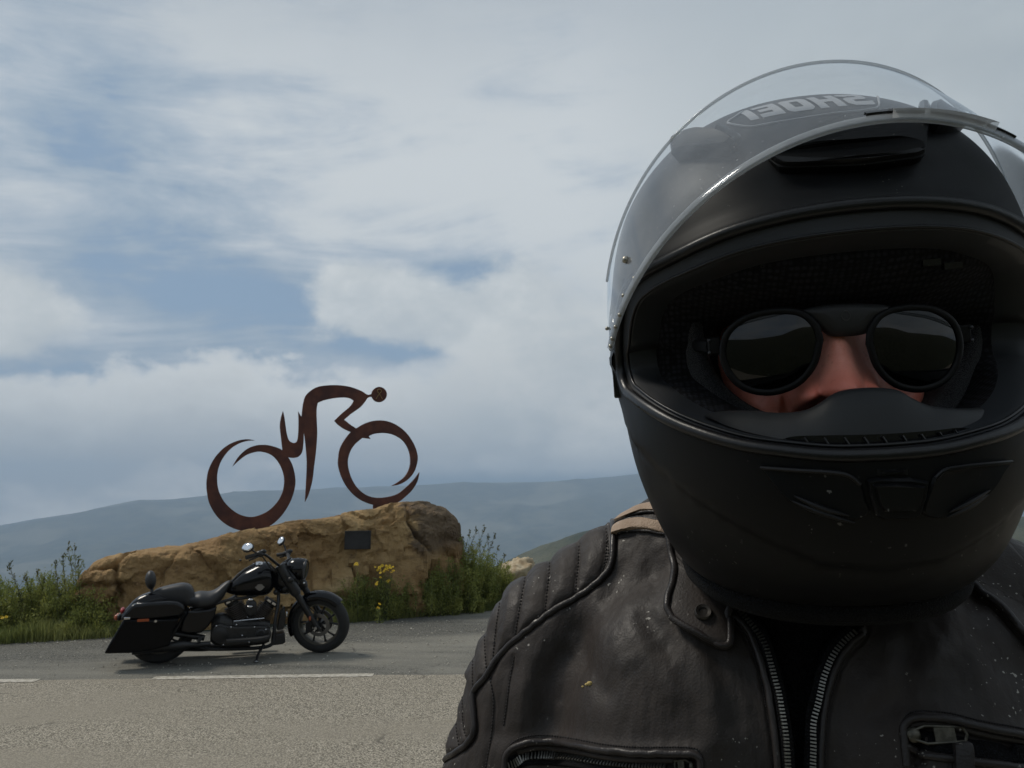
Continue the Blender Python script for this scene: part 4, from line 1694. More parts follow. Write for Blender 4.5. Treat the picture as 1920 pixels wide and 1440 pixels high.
    GL = {'I': [[(0, 0), (.30, 0), (.30, 1), (0, 1)]],
          'E': [[(0, 0), (.78, 0), (.78, .24), (.30, .24), (.30, .39), (.70, .39), (.70, .61), (.30, .61), (.30, .76), (.78, .76), (.78, 1), (0, 1)]],
          'H': [[(0, 0), (.30, 0), (.30, .38), (.60, .38), (.60, 0), (.90, 0), (.90, 1), (.60, 1), (.60, .62), (.30, .62), (.30, 1), (0, 1)]],
          'S': [[(0, .05), (.12, 0), (.72, 0), (.90, .16), (.90, .46), (.76, .60), (.32, .64), (.32, .76), (.62, .76), (.66, .70), (.98, .84), (.86, 1), (.14, 1), (.0, .86), (.0, .56), (.12, .44), (.58, .38), (.58, .24), (.2, .24), (-.06, .30)]],
          'O': [[(.14, 0), (.78, 0), (.92, .14), (.92, .86), (.78, 1), (.14, 1), (0, .86), (0, .14)], [(.32, .26), (.32, .74), (.60, .74), (.60, .26)]]}
    wds = {'S': 1.0, 'H': 1.0, 'O': 1.02, 'E': .86, 'I': .38}
    TX = .0235       # letter height, front to back

    def on_crown(u, v):
        x = -u               # reversed left to right
        y = -.0835 + 4.2 * x * x + v * TX
        return np.stack([x, y, crown_z(x, y) + .0006], -1)
    tot = sum(wds[c] for c in 'SHOEI')
    sc = .068 / tot
    u0 = -.0295

    def dense_fill(polys):
        from mathutils.geometry import delaunay_2d_cdt
        vs, es, n0 = [], [], 0
        for p in polys:
            q = []
            for a, b in zip(p, p[1:] + p[:1]):
                k = max(1, int(math.dist(a, b) / .2))
                q += [(a[0] + (b[0] - a[0]) * i / k, a[1] + (b[1] - a[1]) * i / k) for i in range(k)]
            es += [(n0 + i, n0 + (i + 1) % len(q)) for i in range(len(q))]
            vs += q
            n0 += len(q)
        r = delaunay_2d_cdt([Vector(v) for v in vs], es, [], 1 if len(polys) == 1 else 1, 1e-6)
        V2 = np.array([tuple(v) for v in r[0]])
        F = [tuple(f) for f in r[2]]
        if len(polys) > 1:
            cen = np.array([V2[list(f)].mean(0) for f in F])
            hole = inside(cen, polys[1])
            F = [f for f, h in zip(F, hole) if not h]
        return V2, F
    cur = u0
    lett = None
    for ch in 'SHOEI':
        V2, F = dense_fill(GL[ch])
        u = cur + (V2[:, 0] + .16 * (V2[:, 1] - .5)) * sc
        new_obj('letter', on_crown(u, V2[:, 1]), F, dec, H, True, 0)
        cur += wds[ch] * sc * 1.03
    fr = catmull([(-.040, 1.0), (-.036, .45), (-.028, -.22), (-.005, -.30), (.02, -.32), (.036, -.34), (.044, -.1), (.049, .35), (.044, .62), (.038, .95)], 60)
    new_obj('logo_outline', *tube(on_crown(fr[:, 0], fr[:, 1]), .0006, 5), dec, H)
    # the raised visor
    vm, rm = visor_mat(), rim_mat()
    ph = np.radians(np.linspace(-77, 77, 141))
    s = np.linspace(0, 1, 26)
    Vo = visor_pt(ph[None], s[:, None], .0)
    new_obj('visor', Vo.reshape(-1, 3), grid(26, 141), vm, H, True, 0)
    vis = H.children[-1]
    lo = visor_pt(ph, 0.0)
    lo2 = visor_pt(ph, .045)
    k = len(ph)
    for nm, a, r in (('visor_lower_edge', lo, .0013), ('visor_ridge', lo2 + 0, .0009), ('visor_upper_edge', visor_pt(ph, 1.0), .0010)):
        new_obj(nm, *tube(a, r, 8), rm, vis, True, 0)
    # stepped lower lip of the visor
    st = np.stack([visor_pt(ph, .0, .0012), visor_pt(ph, .02, .0022), visor_pt(ph, .045, .0006)])
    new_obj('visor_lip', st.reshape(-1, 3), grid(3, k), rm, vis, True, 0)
    # lift tab and its dark backing
    tb = np.radians(np.linspace(2, 22, 16))
    T_ = np.stack([visor_pt(tb, .05, .0015), visor_pt(tb, .03, .004), visor_pt(tb, -.02, .006), visor_pt(tb, -.025, .002)])
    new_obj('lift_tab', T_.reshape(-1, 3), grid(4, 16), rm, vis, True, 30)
    for a0, a1 in ((-2, 9), (10, 21), (21.5, 28)):
        tb = np.radians(np.linspace(a0, a1, 10))
        T_ = np.stack([visor_pt(tb, .062, .001), visor_pt(tb, .05, .003), visor_pt(tb, .032, .003), visor_pt(tb, .03, .001)])
        new_obj('tab_backing', T_.reshape(-1, 3), grid(4, 10), GLOSS, vis, True, 30)
    steel = pmat('small_screw_metal', (.35, .33, .28), .35, .9)
    for x, y in ((1174, 487), (1170, 553), (1166, 592), (1160, 610), (1150, 636), (1146, 648), (1141, 615), (1190, 522)):
        # pins along the visor's end and pivot
        o, d = to_local(CW), ray(x, y) @ HR
        best = Vo.reshape(-1, 3)
        tt = ((best - o) @ d) / (d @ d)
        near = best[np.argmin(np.linalg.norm(best - o - tt[:, None] * d, axis=1))]
        new_obj('visor_pin', *ellipsoid(near + [-.0008, -.0006, 0], (.0022 if y < 500 else .0012,) * 3, 10, 7), steel, vis)
    # pivot base plates
    for sg in (-1, 1):
        c = np.array([sg * .1240, -.026, .006])
        mb = MB()
        mb.add(*lathe([(0, .004), (.015, .004), (.019, .002), (.020, -.004)], 28, 'x', (0, 0, 0)))
        mb.add(*box((0.001, -.004, -.022), (.006, .018, .03)))
        o = mb.build('visor_pivot', GLOSS, H, True, 35, .001)
        o.location = c
        o.scale = (sg, 1, 1)
        for i in range(3):
            mb = MB().add(*tube([(0, .004, -.01 * i), (0, -.012, -.01 * i - .004)], .0010, 6))
            q = mb.build('pivot_rib', SATIN, H)
            q.location = c + [sg * .0028, 0, -.004]
    # neck roll and chin curtain close the bottom
    a = np.linspace(-np.pi, np.pi, 90, endpoint=False)
    rr = shell_pt(a, np.full(90, PROF[0, 0] + .002), 0, .98)
    new_obj('neck_roll', *tube(rr - [0, 0, .002], .009, 12, True), DARKC, H, True, 0)
    b = rr * [.72, .72, 1] + [0, .004, .012]
    cc = rr * [.55, .55, 1] + [0, .01, .05]
    new_obj('chin_curtain', np.concatenate([rr, b, cc]), grid(3, 90, False, True), DARKC, H, True, 0)
    return H


HELM = build_helmet()


# ------------------------------------------------------------------ sunglasses
def build_glasses():
    G = empty('sunglasses', 'round black sunglasses with dark mirrored lenses inside the helmet opening', 'sunglasses', M=HM)
    fm = pmat('black_acetate', (.004, .004, .0045), .5, spec=.22)
    lm = pmat('dark_lens', (.0012, .0014, .0012), .03, spec=.48)
    lea = pmat('black_leather_bridge', (.016, .016, .017), .55, bump=.2, bscale=700)
    Y = -.106
    shp = catmull([(1.0, .18), (.93, .55), (.66, .90), (.15, 1.02), (-.45, .93), (-.87, .58), (-1.0, .05), (-.88, -.48), (-.56, -.88), (-.05, -1.03), (.48, -.86), (.84, -.42), (1.0, .18)], 73)[:-1]
    ctr = {-1: hl_plane(1445, 662, Y), 1: hl_plane(1716, 655, Y)}
    for sg in (-1, 1):
        c = ctr[sg]
        w, h = .0250, .0217
        tilt = sg * .14
        def at(u, v, d):
            x = u * w
            return np.stack([c[0] + x, Y + d + sg * x * .22, c[2] + .0007 + v * h - sg * .02 * x], -1)
        ring = at(shp[:, 0] * -sg, shp[:, 1], 0)
        new_obj('frame', *tube(ring, .0014, 10, True, flat=1.4), fm, G, True, 0)
        rr = np.linspace(0, 1, 12)
        P = np.concatenate([at(shp[:, 0] * -sg * r, shp[:, 1] * r, -.0058 * (1 - r * r) + .0004) for r in rr])
        new_obj('lens', P, grid(12, 72, False, True), lm, G, True, 0)
        # hinge and temple
        hx = c + np.array([sg * .0268, .006 + .0045, .006])
        mb = MB()
        mb.add(*box(hx + [sg * .002, .001, 0], (.007, .007, .010)))
        mb.build('hinge', fm, G, True, 30, .001)
        for dz in (.0035, -.0035):
            new_obj('hinge_pin', *ellipsoid(hx + [sg * .005, -.003, dz], (.0012,) * 3, 8, 6), pmat('pin_metal', (.06, .06, .065), .35, .8), G)
        t = catmull([hx + [sg * .004, .002, 0], hx + [sg * .009, .03, .001], hx + [sg * .010, .085, .0], hx + [sg * .008, .10, -.012]], 16)
        new_obj('temple', *tube(t, .0026, 8, flat=1.6), fm, G)
    # padded bridge cover with a small round stud
    a, b = ctr[-1], ctr[1]
    bp = [(1500, 582), (1545, 572), (1600, 569), (1650, 571), (1672, 578), (1650, 600), (1632, 622), (1600, 630), (1562, 630), (1540, 615)]
    q = np.array([hl_plane(x, y, Y - .002) for x, y in bp])
    Q = catmull(np.concatenate([q, q[:1]]), 41)[:-1]
    m0 = Q.mean(0)
    V = np.concatenate([Q + [0, .006, 0], Q, m0 + (Q - m0) * .9 - [0, .0018, 0], m0 + (Q - m0) * .5 - [0, .003, 0]])
    new_obj('bridge', V, grid(4, 40, False, True) + [tuple(range(120, 160))], lea, G, True, 0)
    s = hl_plane(1586, 592, Y - .0052)
    ang = np.linspace(0, 2 * np.pi, 20, endpoint=False)
    new_obj('bridge_stud', *tube(np.stack([s[0] + .0022 * np.cos(ang), np.full(20, s[1]), s[2] + .0025 * np.sin(ang)], 1), .0003, 5, True), pmat('stud_grey', (.10, .10, .10), .4, .6), G)


build_glasses()
# ------------------------------------------------------------------ person: body, jacket, trousers, boots
TC = CW + CB @ np.array([.212, .585, -.098])       # base of the neck
TYAW = -.25
TR = rotm('Z', TYAW)


def tw(p):
    return np.asarray(p, float) @ TR.T + TC


FEET = np.array([TC[0], TC[1] + .03, 0.0])
PERSON = empty('person', 'person in a dark brown leather motorcycle jacket taking a selfie close to the camera', 'person', M=Matrix.Translation(Vector(FEET)))


def pobj(name, V, F, mat, parent=None, smooth=True, sharp=0):
    """a part of the person given in world coordinates"""
    return new_obj(name, np.asarray(V) - FEET, F, mat, parent or PERSON, smooth, sharp)


def skin_mat():
    m = pmat('sunburnt_skin', (.52, .21, .15), .40, spec=.5)
    k = NT(m.node_tree)
    b = k.n['Principled BSDF']
    tc = k.node('ShaderNodeTexCoord').outputs['Object']
    n = k.noise(tc, 38, 5, .6)
    p = k.noise(tc, 620, 3, .6)
    c = k.mix(k.smooth(n, .4, .66), (.86, .38, .29), (.78, .27, .20))
    c = k.mix(k.m('MULTIPLY', k.smooth(k.noise(tc, 300, 2, .5), .64, .70), .22), c, (.25, .08, .055))
    at = k.node('ShaderNodeAttribute', attribute_name='flush')
    c = k.mix(k.m('MULTIPLY', at.outputs['Fac'], .75), c, (.72, .17, .11))
    k.l.new(c, b.inputs['Base Color'])
    b.inputs['Subsurface Weight'].default_value = .12
    b.inputs['Subsurface Radius'].default_value = (.006, .002, .001)
    b.inputs['Subsurface Scale'].default_value = .6
    bn = k.node('ShaderNodeBump')
    bn.inputs['Strength'].default_value = .5
    bn.inputs['Distance'].default_value = .0008
    k.l.new(p, bn.inputs['Height'])
    k.l.new(bn.outputs[0], b.inputs['Normal'])
    return m


def build_body():
    """head with face, neck and trunk as one skin"""
    nA = 300
    a = np.linspace(-np.pi, np.pi, nA, endpoint=False)
    ph = a - .62 * np.sin(a)          # columns crowd towards the face (phi = 0)
    th = np.linspace(.02, np.pi * .80, 300)
    T, PHI = np.meshgrid(th, ph, indexing='ij')
    c0 = np.array([0, .012, -.005])
    x = np.sin(T) * np.sin(PHI) * .074
    y = -np.sin(T) * np.cos(PHI) * np.where(np.cos(PHI) > 0, .100, .105)
    z = np.cos(T) * .118
    # jaw narrows, chin comes forward
    low = smoothstep(-z, .03, .10)
    x = x * (1 - .25 * low)
    front = np.clip(np.cos(PHI), 0, 1)
    y = y - .012 * low * front
    P = np.stack([x, y, z], -1) + c0
    X, Z = P[..., 0], P[..., 2]
    fr = smoothstep(front, .15, .5)
    nx = -.0045
    d = np.zeros(X.shape)
    # nose: ridge, tip, wings
    hz = np.interp(Z, [-.0480, -.0425, -.0402, -.0380, -.0342, -.0285, -.0155, -.001, .010, .020], [0, 0, .006, .017, .0255, .0270, .020, .0135, .008, 0])
    wz = np.interp(Z, [-.045, -.034, -.026, -.012, .002, .014], [.0145, .0150, .0148, .0120, .0092, .009])
    d += 1.28 * hz * np.exp(-(np.abs(X - nx) / wz) ** 2.3)
    for s in (-1, 1):
        d += .0200 * np.exp(-((X - nx - s * .0178) / .0074) ** 2 - ((Z + .0325) / .0075) ** 2)
        d -= .0170 * np.exp(-((X - nx - s * .0098) / .0044) ** 2 - ((Z + .0372) / .0036) ** 2)
        # crease beside the wing, cheek, eye socket
        d -= .0055 * np.exp(-((X - nx - s * .0248) / .0024) ** 2 - ((Z + .035) / .009) ** 2)
        d += .0165 * np.exp(-((X - s * .046) / .0185) ** 2 - ((Z + .045) / .017) ** 2)
        d -= .013 * np.exp(-((X - s * .032) / .015) ** 2 - ((Z - .004) / .012) ** 2)
        d += .006 * np.exp(-((X - s * .032) / .010) ** 2 - ((Z - .003) / .006) ** 2)
        # lids
        d += .0012 * np.exp(-((X - s * .032) / .012) ** 2 - ((Z - .000) / .0013) ** 2)
        d += .004 * np.exp(-((X - s * .030) / .018) ** 2 - ((Z - .021) / .005) ** 2)
    # ball of the tip and the grooves that set the wings off
    d += .0048 * np.exp(-((X - nx) / .0085) ** 2 - ((Z + .0275) / .0080) ** 2)
    for s in (-1, 1):
        d -= .0032 * np.exp(-((X - nx - s * .0118) / .0024) ** 2 - ((Z + .0295) / .0065) ** 2)
    # lips and chin
    d += .0065 * np.exp(-((X - nx) / .022) ** 2 - ((Z + .060) / .0035) ** 2) + .0075 * np.exp(-((X - nx) / .020) ** 2 - ((Z + .069) / .004) ** 2)
    d -= .002 * np.exp(-((X - nx) / .022) ** 2 - ((Z + .0645) / .0013) ** 2)
    d += .008 * np.exp(-((X) / .02) ** 2 - ((Z + .098) / .012) ** 2)
    P[..., 1] -= d * fr
    P[..., 1] -= .0004 * vnoise((P * 160).reshape(-1, 3), 3).reshape(X.shape) * fr
    # ears
    for s in (-1, 1):
        e = np.exp(-((P[..., 1] - .02) / .014) ** 2 - ((Z + .006) / .024) ** 2) * (np.sign(X) == s) * smoothstep(np.abs(X), .05, .07)
        P[..., 0] += s * .012 * e
    W = to_world(P.reshape(-1, 3)).reshape(P.shape)
    rings = [W]
    # neck and trunk in the body frame
    def body_ring(z, w, f, b, oy):
        q = np.stack([w * np.sin(ph), oy - np.where(np.cos(ph) > 0, f, b) * np.cos(ph), np.full(nA, z)], 1)
        return tw(q)
    for z, w, f, b, oy in ((.035, .058, .055, .06, .045), (.0, .062, .058, .062, .045), (-.04, .070, .060, .065, .045), (-.085, .10, .06, .07, .045), (-.14, .16, .08, .085, .04),
                           (-.25, .165, .095, .10, .04), (-.42, .15, .095, .10, .04), (-.56, .155, .10, .11, .04), (-.66, .16, .10, .12, .04)):
        rings.append(body_ring(z, w, f, b, oy)[None])
    V = np.concatenate(rings)
    n = V.shape[0]
    V = V.reshape(-1, 3)
    f = grid(n, nA, False, True)
    f += [tuple(range(nA))[::-1], tuple(range((n - 1) * nA, n * nA))]
    flush = np.zeros(len(V))
    zz = np.clip(d * fr / .03, 0, 1)
    fl = np.clip(np.maximum(zz * smoothstep(-Z, .006, .03), .8 * np.exp(-((np.abs(X) - .040) / .018) ** 2 - ((Z + .036) / .014) ** 2) * fr), 0, 1)
    flush[:fl.size] = fl.ravel()
    o = pobj('body', V, f, skin_mat())
    at = o.data.attributes.new('flush', 'FLOAT', 'POINT')
    at.data.foreach_set('value', flush.astype(np.float32))


build_body()


# ---- leather
def leather(name, c1, c2, worn, rough=.58, bump=.32):
    m = pmat(name, c1, rough, spec=.27)
    k = NT(m.node_tree)
    b = k.n['Principled BSDF']
    tc = k.node('ShaderNodeTexCoord').outputs['Object']
    n1 = k.noise(tc, 11, 6, .6, .4)
    n2 = k.noise(tc, 45, 6, .65)
    vo = k.node('ShaderNodeTexVoronoi')
    vo.feature = 'F1'
    k.l.new(tc, vo.inputs['Vector'])
    vo.inputs['Scale'].default_value = 620
    fine = k.noise(k.vmul(tc, (1, 1, .35)), 260, 5, .6, .6)
    c = k.mix(k.smooth(n1, .38, .64), c1, c2)
    c = k.mix(k.m('MULTIPLY', k.smooth(n2, .52, .75), .3), c, worn)
    geo = k.node('ShaderNodeNewGeometry').outputs['Pointiness']
    c = k.mix(k.m('MULTIPLY', k.smooth(geo, .515, .56), .25), c, worn)
    # specks of dust and dried splashes
    sp = k.noise(tc, 330, 2, .4)
    spm = k.m('MULTIPLY', k.smooth(sp, .69, .715), k.smooth(k.noise(tc, 14, 3, .5), .52, .6))
    c = k.mix(k.m('MULTIPLY', spm, .8), c, (.42, .40, .36))
    k.l.new(c, b.inputs['Base Color'])
    k.l.new(k.smooth(n2, .3, .7, rough - .09, rough + .12), b.inputs['Roughness'])
    h = k.m('ADD', k.m('MULTIPLY', vo.outputs['Distance'], .45), k.m('MULTIPLY', fine, .8))
    bn = k.node('ShaderNodeBump')
    bn.inputs['Strength'].default_value = bump
    bn.inputs['Distance'].default_value = .0011
    k.l.new(h, bn.inputs['Height'])
    k.l.new(bn.outputs[0], b.inputs['Normal'])
    return m


LEATHER = leather('brown_black_leather', (.033, .0268, .0238), (.026, .022, .0198), (.058, .048, .041))
PIPING = leather('leather_piping', (.022, .019, .019), (.016, .015, .015), (.05, .043, .04), .36, .3)
THREAD = pmat('dark_thread', (.012, .010, .010), .8)
BEIGE = leather('worn_beige_leather', (.38, .28, .20), (.26, .18, .125), (.46, .37, .28), .6, .8)
BLACKC = cloth('black_shirt_cloth', (.006, .006, .0075), 900)
METAL = pmat('dull_zip_metal', (.30, .29, .26), .40, .95, var=.3, vscale=200)
SLIDE = pmat('tarnished_slider', (.09, .085, .07), .45, .9, var=.3, vscale=200)
DENIM = cloth('dark_trouser_cloth', (.02, .022, .03), 800)


def cap_chain(mb, pts, rs, seg=24):
    """rounded capsule chain as overlapping closed lumps for the remesh"""
    pts = [np.asarray(p, float) for p in pts]
    for (p, r), (q, s) in zip(zip(pts, rs), zip(pts[1:], rs[1:])):
        n = max(3, int(np.linalg.norm(q - p) / .02))
        t = np.linspace(0, 1, n)[:, None]
        P = p + (q - p) * t
        rr = r + (s - r) * t[:, 0]
        d = (q - p) / np.linalg.norm(q - p)
        k = 6
        th = np.linspace(np.pi / 2, 0.05, k)
        pre = [p - d * r * math.sin(x) for x in th]
        pr = [max(r * math.cos(x), .001) for x in th]
        post = [q + d * s * math.sin(x) for x in th[::-1]]
        po = [max(s * math.cos(x), .001) for x in th[::-1]]
        mb.add(*tube(np.concatenate([pre, P, post]), np.concatenate([pr, rr, po]), seg))


def remeshed(mb, voxel, smooth_it):
    me = bpy.data.meshes.new('tmp')
    me.from_pydata([tuple(p) for p in np.concatenate(mb.v)], [], mb.f)
    o = bpy.data.objects.new('tmp', me)
    COL.objects.link(o)
    fix_normals(me)
    r = o.modifiers.new('r', 'REMESH')
    r.mode = 'VOXEL'
    r.voxel_size = voxel
    s = o.modifiers.new('s', 'SMOOTH')
    s.factor = .5
    s.iterations = smooth_it
    dg = bpy.context.evaluated_depsgraph_get()
    out = bpy.data.meshes.new_from_object(o.evaluated_get(dg))
    bpy.data.objects.remove(o)
    bpy.data.meshes.remove(me)
    return out


# seams and edges of the jacket as they run in the photograph
def Z3(l):
    return [(820 + x / 2.6667, 900 + y / 2.6667) for x, y in l]


YOKE = Z3([(880, 215), (880, 260), (878, 310), (870, 400), (840, 470), (780, 530), (690, 590), (600, 640), (520, 700), (430, 770), (350, 840), (290, 910), (255, 975), (205, 1030), (180, 1085), (184, 1150), (186, 1250), (160, 1310), (100, 1360), (40, 1395)])
QUILT = [Z3(l) for l in ([(842, 235), (846, 300), (838, 400), (818, 470)], [(708, 325), (703, 420), (695, 500), (688, 585)], [(562, 390), (556, 480), (545, 580), (538, 672)], [(445, 450), (425, 560), (405, 670), (388, 775)],
                             [(325, 530), (308, 640), (290, 760), (276, 900)], [(250, 660), (238, 750), (238, 850), (246, 960)], [(198, 740), (182, 850), (175, 960), (176, 1060)], [(140, 1000), (125, 1100), (130, 1230), (150, 1300)], [(105, 1100), (92, 1180), (100, 1280), (112, 1345)])]
SEAM = [Z3([(262, 985), (280, 1100), (272, 1240), (258, 1340), (240, 1440)]), Z3([(330, 1230), (345, 1130), (360, 1010), (385, 880)])]
COLLAR_L = Z3([(1160, 215), (1162, 300), (1172, 370), (1195, 440), (1186, 540), (1160, 640), (1165, 680), (1190, 715), (1260, 770), (1340, 818), (1400, 845), (1450, 850), (1455, 790), (1465, 655)])
ZIP_L = [(1374, 1140), (1382, 1149), (1392, 1157), (1411, 1176), (1428, 1203), (1440, 1238), (1450, 1276), (1457, 1312), (1464, 1354), (1469, 1394), (1473, 1445), (1476, 1500)]
ZIP_R = [(1604, 1186), (1601, 1189), (1586, 1200), (1567, 1222), (1551, 1253), (1539, 1291), (1530, 1331), (1525, 1375), (1523, 1437), (1522, 1500)]
POCK_L = Z3([(335, 1500), (336, 1440), (345, 1368), (400, 1322), (500, 1300), (650, 1312), (830, 1345), (1000, 1360), (1260, 1362), (1318, 1392), (1325, 1460)])
POCK_R = [(1698, 1440), (1693, 1395), (1692, 1362), (1703, 1348), (1725, 1342), (1760, 1344), (1789, 1348), (1845, 1362), (1920, 1376), (2010, 1398)]
VALLEY = [Z3([(975, 290), (950, 380), (905, 480), (890, 600)]), Z3([(1050, 320), (1085, 430), (1110, 560)]), Z3([(620, 880), (560, 1000), (540, 1180)]), Z3([(1000, 560), (1050, 680), (1130, 820)]),
          Z3([(700, 760), (740, 900), (830, 1050)]), Z3([(1360, 830), (1420, 1000), (1480, 1200)]), [(1810, 1110), (1830, 1180), (1900, 1260)], [(1700, 1230), (1690, 1290), (1640, 1340)], Z3([(350, 950), (330, 1100), (300, 1250)])]
RIDGE = [Z3([(1010, 300), (990, 450), (1000, 600)]), Z3([(820, 640), (850, 760), (930, 900)]), Z3([(1120, 350), (1150, 480), (1140, 620)]), Z3([(940, 560), (960, 700), (1050, 860), (1180, 1060)]), Z3([(1320, 880), (1370, 1010), (1400, 1160), (1390, 1300)]),
         [(1800, 1120), (1775, 1190), (1740, 1260)], [(1850, 1160), (1900, 1210), (1960, 1260)], Z3([(480, 900), (430, 1050), (420, 1200)])]


def build_jacket():
    mb = MB()
    E = lambda c, r: mb.add(*ellipsoid(c, r, 40, 24))
    E((0, .035, -.27), (.188, .122, .30))
    E((-.075, .000, -.18), (.105, .10, .14))
    E((.075, .000, -.18), (.105, .10, .14))
    E((0, .04, -.52), (.175, .125, .22))
    for s in (-1, 1):
        cap_chain(mb, [(s * .05, .045, -.022), (s * .12, .045, -.063), (s * .185, .04, -.110)], [.060, .060, .066])
        cap_chain(mb, [(s * .194, .04, -.145), (s * .224, .03, -.26), (s * .255, .02, -.40)], [.073, .071, .063])
        cap_chain(mb, [(s * .246, .02, -.40), (s * .245, -.03, -.62)], [.058, .045])
    me = remeshed(mb, .006, 10)
    V = np.empty(len(me.vertices) * 3, np.float32)
    me.vertices.foreach_get('co', V)
    V = V.reshape(-1, 3).astype(float)
    V = tw(V)
    bm = bmesh.new()
    bm.from_mesh(me)
    for v, w in zip(bm.verts, V):
        v.co = w
    bm.normal_update()
    base = BVHTree.FromBMesh(bm)
    global JBASE
    JBASE = base
    # a black shirt a little inside the jacket shows through the open front
    shirt_px = [(1250, 1020), (1640, 1020), (1720, 1120), (1640, 1200), (1590, 1300), (1570, 1520), (1420, 1520), (1400, 1250), (1340, 1130)]
    sel = []
    for f in bm.faces:
        c = np.array(f.calc_center_median())
        if np.dot(np.array(f.normal), c - CW) < 0:
            sel.append((f, c))
    # refine the part of the jacket that the photograph shows
    for it in range(2):
        fs = []
        for f in bm.faces:
            c = np.array(f.calc_center_median())
            if np.dot(np.array(f.normal), c - CW) < .12:
                q = to_px(c)
                if 790 < q[0] < 1960 and 900 < q[1] < 1480:
                    fs.append(f)
        ed = list({e for f in fs for e in f.edges})
        bmesh.ops.subdivide_edges(bm, edges=ed, cuts=1, use_grid_fill=True, smooth=0)
        vs = list({v for f in fs if f.is_valid for v in f.verts})
        bmesh.ops.smooth_vert(bm, verts=vs, factor=.5, use_axis_x=True, use_axis_y=True, use_axis_z=True)
        bmesh.ops.smooth_vert(bm, verts=vs, factor=.5, use_axis_x=True, use_axis_y=True, use_axis_z=True)
    bm.normal_update()
    P = np.array([v.co for v in bm.verts])
    N = np.array([v.normal for v in bm.verts])
    Q = to_px(P)
    facing = ((CW - P) * N).sum(1) > -.1
    inview = facing & (Q[:, 0] > 700) & (Q[:, 0] < 2050) & (Q[:, 1] > 880) & (Q[:, 1] < 1560)
    I = np.where(inview)[0]
    q = Q[I]
    d = np.zeros(len(I))
    yoke_poly = YOKE + [(760, 1430), (700, 1200), (860, 1000), (1000, 930), (1150, 940)]
    iny = inside(q, yoke_poly)
    dq = np.min([pdist(q, catmull(l, 14)) for l in QUILT], 0)
    dy = pdist(q, catmull(YOKE, 60))
    d += iny * (.0032 * (1 - np.exp(-(np.minimum(dq, dy) / 15) ** 1.6)) - .0016 * np.exp(-(dq / 3.2) ** 2))
    d -= .002 * np.exp(-(dy / 7) ** 2)
    for l in SEAM:
        ds = pdist(q, catmull(l, 20))
        d -= .0012 * np.exp(-(ds / 3.2) ** 2)
    soft = 1 - .8 * iny
    for l in VALLEY:
        d -= .0028 * np.exp(-(pdist(q, catmull(l, 16)) / 24) ** 2) * soft
    for l in RIDGE:
        d += .0028 * np.exp(-(pdist(q, catmull(l, 16)) / 28) ** 2) * soft
    w = np.stack([P[I, 0] * 26, P[I, 1] * 20, P[I, 2] * 4.5], 1)
    d += .0021 * fbm(w, 4, 71) * soft
    d += .0007 * np.abs(fbm(np.stack([P[I, 0] * 95, P[I, 1] * 95, P[I, 2] * 30], 1), 3, 72)) * soft
    d += .0009 * fbm(P[I] * 60, 3, 74) * (1 - soft)
    # the front rolls up towards the zip; pockets sit in shallow hollows
    for l in (ZIP_L, ZIP_R):
        dz = pdist(q, l)
        d += .0045 * np.exp(-(dz / 30) ** 2) * (q[:, 1] > 1130)
        d -= .0016 * np.exp(-((dz - 24) / 4.5) ** 2) * (q[:, 1] > 1150)
    for l in (POCK_L, POCK_R):
        c = catmull(l, 50)
        d += .0024 * np.exp(-((pdist(q, c) - 2) / 16) ** 2)
        d -= .006 * inside(q, c) * np.exp(-((pdist(q, c) - 24) / 14) ** 2)
    P[I] += N[I] * d[:, None]
    for i in I:
        bm.verts[i] if False else None
    bm.verts.ensure_lookup_table()
    for i in I:
        bm.verts[i].co = P[i]
    # open front between the two rows of zip teeth
    open_px = ZIP_L + ZIP_R[::-1] + [(1690, 1120), (1640, 1040), (1480, 1010), (1340, 1040), (1374, 1110)]
    fc = [f for f in bm.faces]
    cen = np.array([f.calc_center_median() for f in fc])
    nn = np.array([f.normal for f in fc])
    cut = inside(to_px(cen), open_px) & (((CW - cen) * nn).sum(1) > 0)
    bm.normal_update()
    full = bmesh.new()
    tmp = bpy.data.meshes.new('tmp2')
    bm.to_mesh(tmp)
    bvh = BVHTree.FromBMesh(bm)
    # shirt: the cut piece and its surroundings pushed inward
    near = inside(to_px(cen), shirt_px) & (((CW - cen) * nn).sum(1) > 0)
    sv, sf, idx = [], [], {}
    for f, k in zip(fc, near):
        if k:
            ids = []
            for v in f.verts:
                if v.index not in idx:
                    idx[v.index] = len(sv)
                    sv.append(np.array(v.co) - np.array(v.normal) * .012)
                ids.append(idx[v.index])
            sf.append(tuple(ids))
    bmesh.ops.delete(bm, geom=[f for f, k in zip(fc, cut) if k], context='FACES')
    bmesh.ops.translate(bm, verts=bm.verts, vec=Vector(-FEET))
    out = bpy.data.meshes.new('jacket')
    bm.to_mesh(out)
    bm.free()
    out.shade_smooth()
    out.materials.append(LEATHER)
    J = bpy.data.objects.new('jacket', out)
    COL.objects.link(J)
    J.parent = PERSON
    sv = np.array(sv)
    if len(sv):
        sh = pobj('shirt', sv, sf, BLACKC)
    return J, bvh


JACKET, JB = build_jacket()
_last = [.55]


def jp(px, py, off=0.0):
    """point of the jacket under a pixel, lifted off along its normal"""
    p, n = cast(JB, px, py)
    if p is None:
        p, n = at_depth(px, py, _last[0]), -FW
    else:
        _last[0] = (p - CW) @ FW
    return p + n * off


def jb(px, py, off=0.0):
    """the same on the smooth undisplaced torso"""
    p, n = cast(JBASE, px, py)
    if p is None:
        return jp(px, py, off)
    return p + n * (off + .0012)


def jline(px, n, off):
    c = catmull(px, n)
    P = np.array([jp(x, y, off) for x, y in c])
    for _ in range(2):
        P[1:-1] = P[1:-1] * .5 + (P[:-2] + P[2:]) * .25
    return P


